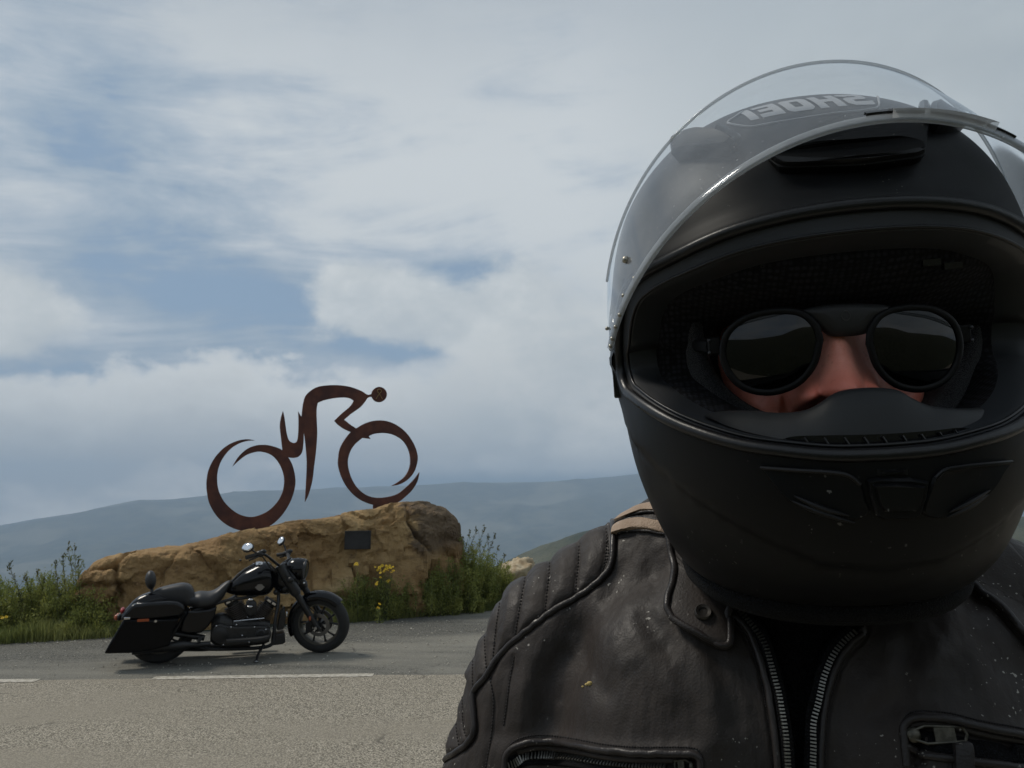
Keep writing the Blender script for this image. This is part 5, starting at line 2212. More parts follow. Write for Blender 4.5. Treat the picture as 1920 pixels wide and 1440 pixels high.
def jnorm(px, py):
    p, n = cast(JB, px, py)
    return n if n is not None else -FW


def ribbon(name, px, width, off, mat, n=60, thick=.0015, parent=None):
    """a flat strip of leather laid along a line on the jacket"""
    c = catmull(px, n)
    P = jline(px, n, off)
    N = np.array([jnorm(x, y) for x, y in c])
    T = np.gradient(P, axis=0)
    T /= np.linalg.norm(T, axis=1)[:, None]
    B = np.cross(T, N)
    B /= np.linalg.norm(B, axis=1)[:, None]
    R_ = np.stack([P - B * width / 2 - N * thick, P - B * width / 2, P + B * width / 2, P + B * width / 2 - N * thick], 1)
    return pobj(name, R_.reshape(-1, 3), grid(n, 4, False, True), mat, parent)


def patch(name, outline, off, mat, parent, n=90, puff=.0015, thick=.004):
    """a cut piece of leather lying over the jacket, given by its outline"""
    c = catmull(outline + outline[:1], n + 1)[:-1]
    m0 = c.mean(0)
    rings = []
    for s, o in ((1.0, -.002), (1.0, off * .7), (.985, off), (.9, off + puff * .5), (.6, off + puff), (.25, off + puff), (.02, off + puff)):
        q = m0 + (c - m0) * s
        rings.append(np.array([jb(x, y, o) for x, y in q]))
    V = np.concatenate(rings)
    return pobj(name, V, grid(7, n, False, True) + [tuple(range(6 * n, 7 * n))], mat, parent)


def stitches(name, px, pitch_px, parent, off=.0006):
    mb = MB()
    L = np.concatenate([[0], np.cumsum(np.hypot(*np.diff(catmull(px, 80), axis=0).T))])
    c = catmull(px, 80)
    k = int(L[-1] / pitch_px)
    for i in range(k):
        s0, s1 = L[-1] * (i + .2) / k, L[-1] * (i + .8) / k
        a = [np.interp(s0, L, c[:, j]) for j in (0, 1)]
        b = [np.interp(s1, L, c[:, j]) for j in (0, 1)]
        if cast(JB, *a)[0] is None or cast(JB, *b)[0] is None:
            continue
        pa, pb = jp(*a, 0), jp(*b, 0)
        if np.linalg.norm(pa - pb) > .01:
            continue
        nn = jnorm(*a)
        mb.add(*tube([pa - nn * .0004, (pa + pb) / 2 + nn * off, pb - nn * .0004], .00055, 5))
    if mb.n:
        o = pobj(name, np.concatenate(mb.v), mb.f, THREAD, parent)
        o['kind'] = 'stuff'


def zip_teeth(name, line, pitch_px, size, parent, off, side):
    """individual metal teeth along one edge of the zip"""
    c = catmull(line, 200)
    L = np.concatenate([[0], np.cumsum(np.hypot(*np.diff(c, axis=0).T))])
    k = int(L[-1] / pitch_px)
    P = jline(line, 200, off)
    for _ in range(60):
        P[1:-1] = (P[:-2] + P[2:]) / 2
    NS = np.array([jnorm(*q) for q in c])
    for _ in range(40):
        NS[1:-1] = (NS[:-2] + NS[2:]) / 2
    proto = None
    for i in range(k):
        t = L[-1] * (i + .5) / k
        j = int(np.clip(np.searchsorted(L, t), 1, 198))
        p = np.array([np.interp(t, L, P[:, m]) for m in range(3)])
        T = P[j + 1] - P[j - 1]
        T /= np.linalg.norm(T)
        n = NS[j]
        B = np.cross(T, n)
        B /= np.linalg.norm(B)
        n = np.cross(B, T)
        if proto is None:
            mb = MB().add(*box((0, 0, 0), (size[0], size[1], size[2])))
            mb.add(*box((side * size[0] * .42, 0, size[2] * .3), (size[0] * .3, size[1] * 1.3, size[2] * .8)))
            proto = mb.build(name, METAL, parent, True, 30)
            o = proto
        else:
            o = proto.copy()
            COL.objects.link(o)
            o.parent = parent
        o.matrix_local = mat4(np.stack([B, T, n], 1), p - FEET)


def build_jacket_trim():
    J = JACKET
    pobj('shoulder_piping', *tube(jline(YOKE, 120, .0016), .0026, 10), PIPING, J)
    for i, l in enumerate(QUILT):
        stitches('quilt_stitching', l, 6.0, J)
    # double row inside the yoke edge, sleeve seam
    off = [(x - 10, y - 4) for x, y in YOKE[1:9]]
    stitches('yoke_stitching', [(1138, 1000), (1141, 1030), (1137, 1055), (1128, 1072)], 5.5, J)
    for l in SEAM:
        stitches('sleeve_stitching', l, 6.0, J)
    # two worn beige bands across the shoulder
    lo = catmull([(1148, 1001), (1166, 988.5), (1198, 983.5), (1227, 987.5), (1256, 993)], 40)
    patch('shoulder_band', [(1148, 1004.5), (1152, 991), (1167, 982), (1198, 974.6), (1227, 978), (1256, 984), (1256, 1001), (1239, 1000), (1215, 995), (1191, 994), (1167, 997)], .0022, BEIGE, J, puff=.0008)
    patch('shoulder_band', [(1154, 980), (1166, 970), (1180, 962), (1203, 951), (1240, 946), (1262, 960), (1244, 961), (1213, 961), (1189, 965), (1167, 976)], .0022, BEIGE, J, puff=.0008)
    for l in ([(1150, 1006), (1167, 999), (1191, 996), (1215, 997), (1240, 1002), (1256, 1003)], [(1152, 989), (1167, 980), (1198, 972), (1227, 976), (1258, 982)], [(1154, 982), (1167, 977), (1189, 967), (1213, 962), (1250, 963)]):
        pobj('band_piping', *tube(jline(l, 40, .0016), .0012, 8), PIPING, J)
    # collar
    inner = [(1290, 985), (1330, 1040), (1372, 1100), (1385, 1140)]
    flap = COLLAR_L + [(1372, 1130), (1352, 1085), (1318, 1035), (1285, 985)]
    cl = patch('collar', flap, .0075, LEATHER, J, 120, .0012)
    edge = np.array([jp(x, y, .0078) for x, y in catmull(COLLAR_L, 90)])
    for _ in range(3):
        edge[1:-1] = edge[1:-1] * .5 + (edge[:-2] + edge[2:]) * .25
    pobj('collar_piping', *tube(edge, .0026, 9), PIPING, cl)
    ce = catmull([(x + 14 if x < 1300 else x + 2, y - 4 if x < 1300 else y - 12) for x, y in COLLAR_L[2:11]], 60)
    # snap fastener on the collar tab
    sn = jp(1317, 1162, .0098)
    nn = jnorm(1317, 1162)
    up = np.array([0, 0, 1.0]) - nn * nn[2]
    up /= np.linalg.norm(up)
    bx = np.cross(up, nn)
    M = np.stack([bx, up, nn], 1) * .82
    V, f = lathe([(0, .0006), (.0035, .0008), (.0038, .0016), (.0062, .0022), (.0070, .0012), (.0074, -.001)], 24, M=M)
    pobj('snap', V + sn, f, pmat('blackened_snap', (.07, .065, .06), .38, .8), cl, True, 40)
    # collar on the far side: folded edge and two piped lines
    fr = [(1800, 1085), (1813, 1106), (1836, 1128), (1862, 1150), (1890, 1184), (1925, 1222), (1960, 1262)]
    patch('collar', [(1800, 1085), (1813, 1106), (1862, 1150), (1925, 1222), (1990, 1290), (2010, 1200), (1960, 1120), (1900, 1050), (1850, 1010), (1822, 1040)], .007, LEATHER, J, 90, .0012)
    pobj('collar_piping', *tube(jline(fr, 50, .0078), .0026, 9), PIPING, J)
    pobj('shoulder_piping', *tube(jline([(1852, 1120), (1880, 1146), (1925, 1160), (1990, 1172)], 40, .0020), .0026, 9), PIPING, J)
    # front zip
    for line, sd in ((ZIP_L, 1), (ZIP_R, -1)):
        tape = [(x + sd * 3, y) for x, y in line]
        ribbon('zip_tape', tape, .008, .0032, BLACKC, 80, .002, J)
        zip_teeth('zip_tooth', line, 6.6, (.0034, .0009, .0016), J, .0046, sd)
        pobj('front_piping', *tube(jline([(x - sd * 13, y + 2) for x, y in line], 80, .0022), .0023, 8), PIPING, J)
        stitches('front_stitching', [(x - sd * 23, y + 2) for x, y in line], 5.0, J)
    # pockets
    for line, teeth, sl in ((POCK_L, Z3([(345, 1428), (400, 1400), (470, 1388), (600, 1390), (750, 1410), (950, 1432), (1150, 1445)]), (1281, 1431)),
                            (POCK_R, None, None)):
        pobj('pocket_piping', *tube(jline(line, 90, .0022), .0024, 9), PIPING, J)
        stitches('pocket_stitching', [(x, y - 9) for x, y in line[2:]], 5.0, J)
        inn = [(x, y + 13) for x, y in (line[3:9] if line is POCK_L else line[3:])]
        pobj('pocket_welt', *tube(jline(inn, 60, .0004), .0022, 9), LEATHER, J)
        if teeth:
            ribbon('zip_tape', [(x, y + 2) for x, y in teeth], .010, .0018, BLACKC, 60, .002, J)
            zip_teeth('zip_tooth', teeth, 5.6, (.0052, .0010, .0018), J, .0034, 1)
    lw = [(1694, 1397), (1725, 1413), (1781, 1421), (1850, 1430), (1930, 1440)]
    pobj('pocket_piping', *tube(jline(lw, 40, .0020), .0024, 9), PIPING, J)
    ribbon('zip_tape', [(1700, 1380), (1760, 1392), (1830, 1404), (1930, 1418)], .011, .0006, BLACKC, 40, .002, J)
    # sliders with pullers and leather tabs
    def slider(a, b, hw, name='zip_slider'):
        pa, pb = jp(*a, .0045), jp(*b, .0050)
        n = jnorm(*a)
        T = pb - pa
        ln = np.linalg.norm(T)
        T /= ln
        B = np.cross(n, T)
        B /= np.linalg.norm(B)
        n = np.cross(T, B)
        M = np.stack([T, B, n], 1)
        mb = MB()
        for sg in (-1, 1):
            mb.add(*tube(np.array([(.0, sg * hw * .3, 0), (ln * .3, sg * hw, .0004), (ln * .95, sg * hw * .8, .0006)]) @ M.T + pa, .0009, 7))
        mb.add(*(lambda v, f: (v @ M.T + pa, f))(*box((ln * .62, 0, .0006), (ln * .36, hw * 1.6, .0012))))
        mb.add(*tube(np.array([(ln * .95, -hw * .8, .0006), (ln, 0, .0006), (ln * .95, hw * .8, .0006)]) @ M.T + pa, .0009, 7))
        mb.add(*(lambda v, f: (v @ M.T + pa, f))(*ellipsoid((ln * .10, 0, -.0008), (ln * .13, hw * .95, .0022), 16, 10)))
        o = pobj(name, np.concatenate(mb.v), mb.f, SLIDE, J, True, 35)
        return o
    slider((1696, 1377), (1808, 1389), .0048)
    slider((1309, 1437), (1268, 1428), .0040)
    patch('zip_pull', [(1785, 1394), (1812, 1392), (1818, 1440), (1822, 1500), (1788, 1500), (1786, 1440)], .008, PIPING, J, 40, .0004)
    # a crumb of straw stuck to the chest, and a chip of something pale
    for x, y, s in ((1107, 1282, .0022), (1101, 1284, .0014), (1094, 1288, .001)):
        p = jp(x, y, .0006)
        pobj('straw_crumb', *ellipsoid(p, (s, s * .5, s * .7), 8, 6), pmat('straw', (.55, .42, .16), .8), J)


build_jacket_trim()


def build_lower_body():
    # added black cloth standing for the shade between jacket and helmet
    a = np.linspace(-np.pi, np.pi, 60, endpoint=False)
    top = to_world(shell_pt(a, np.full(60, -.14), 0, .72))
    R_ = []
    for i, (z, w, d) in enumerate(((.045, .068, .066), (.0, .078, .075), (-.045, .12, .085), (-.08, .15, .088))):
        R_.append(tw(np.stack([w * np.sin(a), .042 - d * np.cos(a), np.full(60, z)], 1)))
    V = np.concatenate([top] + R_)
    pobj('neck_shade_cloth', V, grid(5, 60, False, True), BLACKC)
    mb = MB()
    zf = -TC[2]
    for s in (-1, 1):
        cap_chain(mb, [(s * .09, .04, -.66), (s * .10, .03, -1.02), (s * .11, .05, zf + .12)], [.095, .070, .052])
    mb.add(*ellipsoid((0, .04, -.64), (.175, .13, .14), 32, 20))
    me = remeshed(mb, .014, 6)
    V = np.empty(len(me.vertices) * 3, np.float32)
    me.vertices.foreach_get('co', V)
    V = tw(V.reshape(-1, 3))
    pobj('trousers', V, [tuple(p.vertices) for p in me.polygons], DENIM)
    bootm = pmat('black_boot_leather', (.015, .014, .013), .45)
    for s in (-1, 1):
        mb = MB()
        c = np.array([s * .11, .05, zf])
        mb.add(*tube([c + [0, .0, .22], c + [0, .0, .12], c + [0, -.01, .06]], [.055, .056, .05], 20))
        mb.add(*ellipsoid(c + [0, -.06, .05], (.048, .13, .05), 24, 14))
        b = remeshed(mb, .01, 5)
        V = np.empty(len(b.vertices) * 3, np.float32)
        b.vertices.foreach_get('co', V)
        bo = pobj('boot', tw(V.reshape(-1, 3)), [tuple(p.vertices) for p in b.polygons], bootm)
        q = catmull([(0, .07), (.045, .05), (.042, -.04), (.05, -.11), (.03, -.185), (-.03, -.185), (-.05, -.11), (-.042, -.04), (-.045, .05), (0, .07)], 41)[:-1]
        V = np.concatenate([np.stack([q[:, 0] + c[0], q[:, 1] + c[1], np.full(40, zf + h)], 1) for h in (0, .028)])
        pobj('sole', tw(V), grid(2, 40, False, True) + [tuple(range(40)), tuple(range(40, 80))], RUBBER, bo, True, 40)
    # gloved hands at the ends of the sleeves
    for s in (-1, 1):
        w = np.array([s * .245, -.035, -.64])
        mb = MB()
        cap_chain(mb, [w + [0, 0, .03], w + [0, -.005, -.06]], [.040, .036], 14)
        for i, (ox, ln) in enumerate(((-.026, .055), (-.009, .066), (.009, .062), (.025, .048))):
            b0 = w + [0, ox, -.085]
            cap_chain(mb, [b0, b0 + [-s * .006, -.004, -ln * .6], b0 + [-s * .022, -.006, -ln]], [.0105, .0095, .008], 10)
        cap_chain(mb, [w + [-s * .01, -.028, -.035], w + [-s * .024, -.048, -.075], w + [-s * .028, -.050, -.10]], [.013, .011, .009], 10)
        b = remeshed(mb, .004, 3)
        V = np.empty(len(b.vertices) * 3, np.float32)
        b.vertices.foreach_get('co', V)
        pobj('glove', tw(V.reshape(-1, 3)), [tuple(p.vertices) for p in b.polygons], PIPING)


build_lower_body()
# ------------------------------------------------------------------ motorcycle
def build_bike():
    R0 = on_ground(297, 1243)
    R1 = on_ground(603, 1223)
    R1 = R0 + (R1 - R0) / np.linalg.norm(R1 - R0) * 1.62
    X = (R1 - R0) / np.linalg.norm(R1 - R0)
    Y = np.array([-X[1], X[0], 0])
    Rm = np.stack([X, Y, [0, 0, 1]], 1)
    LEAN = 0.0

    def bz(px, py, off=0.0):
        """photo detail coordinates to (x, z) of the bike on its plane y = off"""
        p = on_plane(170 + px / 3.84, 980 + py / 3.84, R0 + Y * off, Y)
        return np.array([(p - R0) @ X, p[2]])

    def b3(px, py, off=0.0):
        q = bz(px, py, off)
        return np.array([q[0], off, q[1]])
    def line(pts, off=0.0):
        return np.array([bz(x, y, off) for x, y in pts])

    B = empty('motorcycle', 'black touring cruiser motorcycle with hard saddlebags parked on its side stand before the boulder', 'motorcycle', M=mat4(Rm, R0))
    paint = pmat('gloss_black_paint', (.003, .003, .004), .13, spec=.26, coat=.12)
    side = pmat('black_bag_side', (.0022, .0022, .0028), .22, spec=.14)
    satin = pmat('satin_black_metal', (.014, .014, .015), .38, .3)
    engm = pmat('dark_engine_casting', (.022, .021, .020), .45, .35, var=.3, vscale=30)
    finm = pmat('brown_grey_fins', (.085, .070, .058), .5, .4)
    chrome = pmat('chrome', (.55, .55, .56), .16, 1.0)
    rub = pmat('tyre_rubber', (.014, .014, .014), .75, bump=.3, bscale=60)
    vinyl = pmat('black_seat_vinyl', (.022, .022, .023), .48, spec=.45, bump=.15, bscale=300)
    rimm = pmat('rim_alloy', (.12, .115, .10), .4, .7)
    amber = pmat('amber_lens', (.26, .055, .014), .25)
    red = pmat('red_lens', (.28, .015, .015), .2)
    mir = pmat('mirror_glass', (.85, .87, .9), .04, 1.0)
    glass = pmat('headlamp_glass', (.06, .06, .065), .08, .4)
    dimg = pmat('grey_emblem', (.20, .19, .18), .35, .6)

    def loft(secs, mat, name, parent=B, n=2.5, seg=28, y0=0.0, sharp=0):
        """closed body through cross-sections (x, z low, z high, half width)"""
        secs = np.asarray(secs, float)
        a = np.linspace(0, 2 * np.pi, seg, endpoint=False)
        e = 2 / n
        V = []
        for x, zl, zh, w in secs:
            V.append(np.stack([np.full(seg, x), y0 + w * np.sign(np.cos(a)) * np.abs(np.cos(a)) ** e, (zl + zh) / 2 + (zh - zl) / 2 * np.sign(np.sin(a)) * np.abs(np.sin(a)) ** e], 1))
        k = len(secs)
        f = grid(k, seg, False, True) + [tuple(range(seg)), tuple(range((k - 1) * seg, k * seg))]
        return new_obj(name, np.concatenate(V), f, mat, parent, True, sharp)

    def prof_loft(top, bot, widths, mat, name, parent=B, n=2.5, k=26, y0=0.0, off=0.0, sharp=0):
        t, b = line(top, off), line(bot, off)
        x0, x1 = max(t[0, 0], b[0, 0]), min(t[-1, 0], b[-1, 0])
        xs = np.linspace(x0, x1, k)
        tc, bc = catmull(t, 120), catmull(b, 120)
        wx = np.array([(bz(x, 600)[0], w) for x, w in widths])
        return loft([(x, np.interp(x, bc[:, 0], bc[:, 1]), np.interp(x, tc[:, 0], tc[:, 1]), np.interp(x, wx[:, 0], wx[:, 1])) for x in xs], mat, name, parent, n, 28, y0, sharp)

    def wheel(name, c, Rw, wid, parent, M=np.eye(3), spokes=True):
        c = np.asarray(c, float)
        w = empty(name, parent=parent)
        w.matrix_local = mat4(M, c)
        k = .62
        pr = [(Rw * .70, -wid * .40), (Rw * .80, -wid * .50), (Rw * .90, -wid * .47), (Rw * .97, -wid * .30), (Rw, -wid * .1), (Rw, wid * .1), (Rw * .97, wid * .30), (Rw * .90, wid * .47), (Rw * .80, wid * .50), (Rw * .70, wid * .40), (Rw * .70, -wid * .40)]
        V, f = lathe(pr, 64, 'y')
        f = f[:-2]
        new_obj('tyre', V, f, rub, w, True, 40)
        pr = [(Rw * .715, -wid * .40), (Rw * .66, -wid * .38), (Rw * .63, -wid * .15), (Rw * .63, wid * .15), (Rw * .66, wid * .38), (Rw * .715, wid * .40), (Rw * .70, 0), (Rw * .715, -wid * .40)]
        V, f = lathe(pr, 56, 'y')
        new_obj('rim', V, f[:-2], rimm, w, True, 40)
        V, f = lathe([(0, -wid * .5), (.035, -wid * .5), (.04, -wid * .3), (.03, 0), (.04, wid * .3), (.035, wid * .5), (0, wid * .5)], 24, 'y')
        new_obj('hub', V, f, satin, w, True, 40)
        if spokes:
            for i in range(5):
                for sg in (-1, 1):
                    a = i / 5 * 2 * np.pi + .32 + sg * .10
                    a2 = i / 5 * 2 * np.pi + .32 + sg * .30
                    p = [np.array([.035 * math.cos(a), -.01, .035 * math.sin(a)]), np.array([.12 * math.cos((a + a2) / 2), -.016, .12 * math.sin((a + a2) / 2)]), np.array([Rw * .65 * math.cos(a2), -.012, Rw * .65 * math.sin(a2)])]
                    new_obj('spoke', *tube(catmull(p, 7), [.013, .011, .010, .010, .010, .011, .014], 8), satin, w)
        for y in (-wid * .46, wid * .46):
            V, f = lathe([(.085, y - .002), (.125, y - .002), (.125, y + .002), (.085, y + .002), (.085, y - .002)], 40, 'y')
            new_obj('brake_disc', V, f[:-2], pmat('disc_steel', (.22, .21, .20), .35, .9), w, True, 40)
        return w

    # ---- rear wheel, fender, bags
    RW = .325
    wheel('rear_wheel', (.0, 0, RW), RW, .16, B, spokes=True)
    WB = 1.62
    def fender(name, c, r, a0, a1, w, mat, M=np.eye(3), depth=.06, parent=B, n=40):
        a = np.linspace(a0, a1, n)
        t = np.linspace(0, np.pi, 15)
        sec = np.stack([np.cos(t) * w, np.sin(t) ** .6 * depth], 1)
        sec2 = sec[::-1] * [.97, 1] - [0, .004]
        sc = np.concatenate([sec, sec2])
        V = np.stack([np.stack([(r - depth + sc[:, 1]) * math.cos(q), sc[:, 0], (r - depth + sc[:, 1]) * math.sin(q)], 1) for q in a])
        return new_obj(name, V.reshape(-1, 3) @ np.asarray(M).T + c, grid(n, 30, False, True), mat, parent, True, 50)
    # stretched rear fender between the bags
    prof_loft([(225, 655), (260, 610), (330, 540), (400, 505), (470, 490), (560, 480), (680, 500)], [(225, 700), (260, 690), (330, 680), (400, 680), (470, 680), (560, 680), (680, 640)],
              [(225, .10), (330, .13), (470, .14), (680, .12)], paint, 'rear_fender', n=3.2, sharp=0)
    tl = b3(238, 635, -.02)
    mb = MB().add(*ellipsoid(tl + [-.01, .02, .0], (.025, .075, .035), 20, 12))
    mb.build('tail_lamp', red, B)
    for s in (-1, 1):
        q = b3(188, 682, -.15) if s < 0 else b3(200, 672, .15)
        mb = MB().add(*ellipsoid(q, (.026, .035, .030), 18, 10))
        t = mb.build('turn_signal', amber, B)
        new_obj('signal_housing', *ellipsoid(q + [.018, 0, 0], (.026, .038, .033), 18, 10), satin, t)
    for s in (-1, 1):
        yo, yi = s * .365, s * .155
        off = -.34
        body = line([(238, 694), (420, 696), (640, 690), (600, 760), (580, 830), (566, 882), (480, 906), (330, 936), (98, 942), (130, 880), (190, 780)], off)
        bag = new_obj('saddlebag', *prism(body, (yi, yo) if s > 0 else (yo, yi)), side, B, True, 30)
        bev(bag, .018, 3)
        lid = line([(212, 694), (250, 645), (300, 590), (420, 574), (560, 566), (625, 570), (668, 592), (682, 630), (640, 668), (520, 684), (420, 692)], off)
        lo = new_obj('lid', *prism(lid, (yi, yo + .004) if s > 0 else (yo - .004, yi)), paint, bag, True, 30)
        bev(lo, .026, 4)
        r = b3(378, 703, off - .03)
        mb = MB().add(*box((r[0], s * .370, r[2]), (.105, .012, .026)))
        mb.build('side_reflector', amber, bag, True, 30, .003)
        h = b3(265, 686, off)
        mb = MB().add(*box((h[0], s * .372, h[2]), (.055, .014, .022)))
        mb.build('latch', chrome, bag, True, 30, .004)
        h = b3(470, 706, off)
        mb = MB().add(*lathe([(0, .01), (.012, .01), (.013, 0)], 14, 'y', (h[0], s * .365, h[2]), np.diag([1, s, 1])))
        mb.build('lock', chrome, bag)
    # seat: pillion pad and rider's scoop
    prof_loft([(440, 505), (470, 480), (520, 462), (580, 447), (650, 434), (690, 436), (725, 452), (745, 490), (760, 560)], [(440, 545), (470, 560), (520, 572), (580, 582), (650, 590), (690, 595), (725, 600), (745, 600), (760, 598)],
              [(440, .10), (520, .13), (690, .14), (760, .13)], vinyl, 'pillion_seat', n=4.0)
    prof_loft([(700, 500), (735, 505), (790, 492), (850, 494), (900, 478), (950, 440), (985, 418), (1006, 416)], [(700, 590), (735, 605), (790, 618), (850, 612), (900, 595), (950, 545), (985, 485), (1006, 440)],
              [(700, .13), (790, .185), (870, .17), (950, .10), (1006, .05)], vinyl, 'rider_seat', n=2.5)
    # upright pad on a post behind the pillion
    c = b3(432, 412, -.05)
    pad = new_obj('backrest_pad', *ellipsoid(c, (.052, .085, .094), 26, 18, rotm('Y', -.1)), vinyl, B)
    p0, p1 = b3(440, 470, -.05), b3(436, 592, -.12)
    new_obj('backrest_post', *tube(catmull([c - [0, 0, .06], p0, (p0 + p1) / 2, p1], 14), .016, 10), satin, B)
    mb = MB().add(*box(b3(448, 590, -.12), (.10, .05, .03)))
    mb.build('backrest_bracket', satin, B, True, 30, .006)
    # ---- tank
    tank = prof_loft([(972, 482), (1000, 440), (1050, 392), (1100, 350), (1150, 322), (1200, 297), (1250, 280), (1290, 288), (1318, 330)], [(972, 500), (1000, 512), (1050, 522), (1100, 526), (1150, 527), (1200, 526), (1250, 522), (1290, 505), (1318, 470)],
                     [(972, .03), (1050, .10), (1130, .15), (1220, .17), (1280, .15), (1318, .10)], paint, 'fuel_tank', n=2.3, k=34)
    e = b3(1218, 465, -.168)
    sh = np.array([(-.050, .0), (-.036, .010), (-.022, .028), (0, .033), (.022, .028), (.036, .010), (.050, 0), (.036, -.010), (.022, -.026), (0, -.036), (-.022, -.026), (-.036, -.010)]) + [e[0], e[2]]
    new_obj('tank_emblem', *plate(sh, -.178, -.150), dimg, tank, False)
    mb = MB().add(*lathe([(0, .016), (.030, .014), (.036, .006), (.038, -.02)], 24, 'z', b3(1215, 290, -.06)))
    mb.build('filler_cap', chrome, tank, True, 40)
    mb = MB().add(*lathe([(0, .016), (.030, .014), (.036, .006), (.038, -.02)], 24, 'z', b3(1190, 300, .07)))
    mb.build('filler_cap', chrome, tank, True, 40)
    cs = line([(1010, 428), (1060, 375), (1110, 338), (1160, 310), (1215, 283)], 0)
    V = np.stack([np.stack([cs[:, 0], np.full(5, y), cs[:, 1] + h], 1) for y, h in ((-.035, -.005), (-.028, .012), (.028, .012), (.035, -.005))])
    new_obj('tank_console', V.reshape(-1, 3), grid(4, 5), satin, tank, True, 40)
    # ---- engine
    eng = b3(1120, 780, 0)
    crank = prof_loft([(1010, 690), (1060, 680), (1150, 690), (1240, 690), (1290, 700)], [(1010, 880), (1060, 885), (1150, 880), (1240, 870), (1290, 850)], [(1010, .10), (1150, .13), (1290, .11)], engm, 'crankcase', n=4, sharp=40)
    def cyl(pb, pt, nm='cylinder'):
        a, b = b3(*pb, 0), b3(*pt, 0)
        d = b - a
        L = np.linalg.norm(d)
        d /= L
        u = np.array([0, 1.0, 0])
        v = np.cross(d, u)
        M = np.stack([u, v, d], 1)
        c_ = new_obj(nm, *(lambda V, f: (V @ M.T + a, f))(*lathe([(0, 0), (.062, 0), (.062, L), (0, L)], 24)), engm, B, True, 40)
        for i in range(9):
            z = L * (.10 + .84 * i / 9)
            V, f = lathe([(.05, z), (.104, z + .001), (.106, z + .004), (.104, z + .007), (.05, z + .008)], 24)
            V[:, 1] *= 1.0
            new_obj('cooling_fin', V @ M.T + a, f[:-2], finm, c_, True, 40)
        mb = MB().add(*box((0, 0, L + .028), (.17, .14, .05)))
        V = np.concatenate(mb.v) @ M.T + a
        rc = new_obj('rocker_cover', V, mb.f, engm, c_, True, 30)
        bev(rc, .016, 3)
        for k in (-1, 1):
            bb = MB().add(*box((-.088, k * .030, L + .032), (.012, .042, .020)))
            new_obj('cover_trim', np.concatenate(bb.v) @ M.T + a, bb.f, chrome, rc, True, 30)
        return c_
    cyl((1085, 705), (1020, 575))
    cyl((1200, 705), (1285, 585))
    hc = prof_loft([(1112, 560), (1130, 545), (1150, 540), (1172, 545), (1190, 562)], [(1112, 640), (1130, 658), (1150, 665), (1172, 658), (1190, 640)], [(1112, .02), (1150, .04), (1190, .02)], satin, 'horn_cover', n=3, y0=-.15)
    for q in ((1152, 555), (1148, 605)):
        new_obj('cover_badge', *ellipsoid(b3(*q, -.19) + [0, .0, 0], (.028, .012, .014), 14, 8), chrome, hc)
    for x0, x1 in ((1120, 1075), (1180, 1232)):
        new_obj('pushrod_tube', *tube([b3(1150 + (x0 - 1150) * .8, 690, .10), b3(x1, 590, .12)], .012, 10), chrome, B)
    pc = line([(872, 800), (880, 760), (905, 735), (940, 728), (1000, 742), (1080, 745), (1160, 742), (1240, 740), (1285, 760), (1300, 800), (1285, 845), (1240, 868), (1150, 876), (1040, 888), (960, 890), (905, 870)], -.17)
    pcv = new_obj('primary_cover', *prism(catmull(np.concatenate([pc, pc[:1]]), 61)[:-1], (-.20, -.10)), engm, B, True, 30)
    bev(pcv, .02, 3)
    for q, r in (((932, 805), .082), ((1225, 800), .055)):
        V, f = lathe([(0, .016), (r * .6, .016), (r * .75, .010), (r, .008), (r, -.004)], 32, 'y', b3(*q, -.20), np.diag([1, -1, 1]))
        new_obj('derby_cover', V, f, satin, pcv, True, 30)
    for q in ((905, 745), (1010, 752), (1090, 812), (1180, 752), (1262, 770), (1140, 862), (955, 880), (1050, 735)):
        new_obj('cover_bolt', *ellipsoid(b3(*q, -.203), (.009, .007, .009), 8, 6), chrome, pcv)
    new_obj('shift_rod', *tube([b3(1030, 710, -.19), b3(1250, 688, -.19)], .007, 8), chrome, B)
    trn = prof_loft([(860, 690), (900, 660), (960, 650), (1020, 680)], [(860, 850), (900, 880), (960, 885), (1020, 880)], [(860, .09), (940, .13), (1020, .12)], engm, 'gearbox', n=3.5)
    # side cover, swing arm, rails, pipes
    sc = line([(700, 630), (760, 632), (860, 620), (910, 600), (890, 680), (850, 740), (800, 790), (700, 800), (640, 780), (660, 700)], -.15)
    for s in (-1, 1):
        o = new_obj('side_cover', *prism(sc, (-.19, -.09) if s < 0 else (.09, .19)), paint, B, True, 30)
        bev(o, .02, 3)
        ex = [b3(1150, 880, s * .16), b3(900, 895, s * .19), b3(760, 895, s * .24), b3(650, 895, s * .25), b3(420, 905, s * .25), b3(300, 915, s * .25)] if s > 0 else [b3(860, 872, -.19), b3(760, 880, -.22), b3(650, 884, -.24), b3(420, 906, -.24), b3(300, 918, -.24)]
        c = catmull(ex, 40)
        r = np.where(np.linspace(0, 1, 40) < .3, .028, .046)
        r = np.interp(np.linspace(0, 1, 40), [0, .25, .4, 1], [.026, .028, .046, .046])
        new_obj('exhaust', *tube(c, r, 16), satin, B)
        new_obj('swing_arm', *tube([b3(820, 830, s * .13), (0, s * .13, RW)], [.03, .026], 10), satin, B)
        new_obj('shock_absorber', *tube([b3(560, 850, s * .14), b3(690, 650, s * .14)], .024, 12), satin, B)
        fb = [b3(975, 850, s * .30), b3(1060, 845, s * .31), b3(1200, 835, s * .31), b3(1285, 818, s * .30)]
        q = catmull(fb, 12)
        V = np.concatenate([q + [0, -.055, -.012], q + [0, -.055, .010], q + [0, .055, .010], q + [0, .055, -.012]]).reshape(4, 12, 3)
        o = new_obj('footboard', V.reshape(-1, 3), grid(4, 12, True, False) + [tuple(i * 12 for i in range(4)), tuple(i * 12 + 11 for i in range(4))], rub, B, True, 30)
        new_obj('footboard_bracket', *tube([b3(1120, 845, s * .28), b3(1130, 820, s * .10)], .014, 8), satin, o)
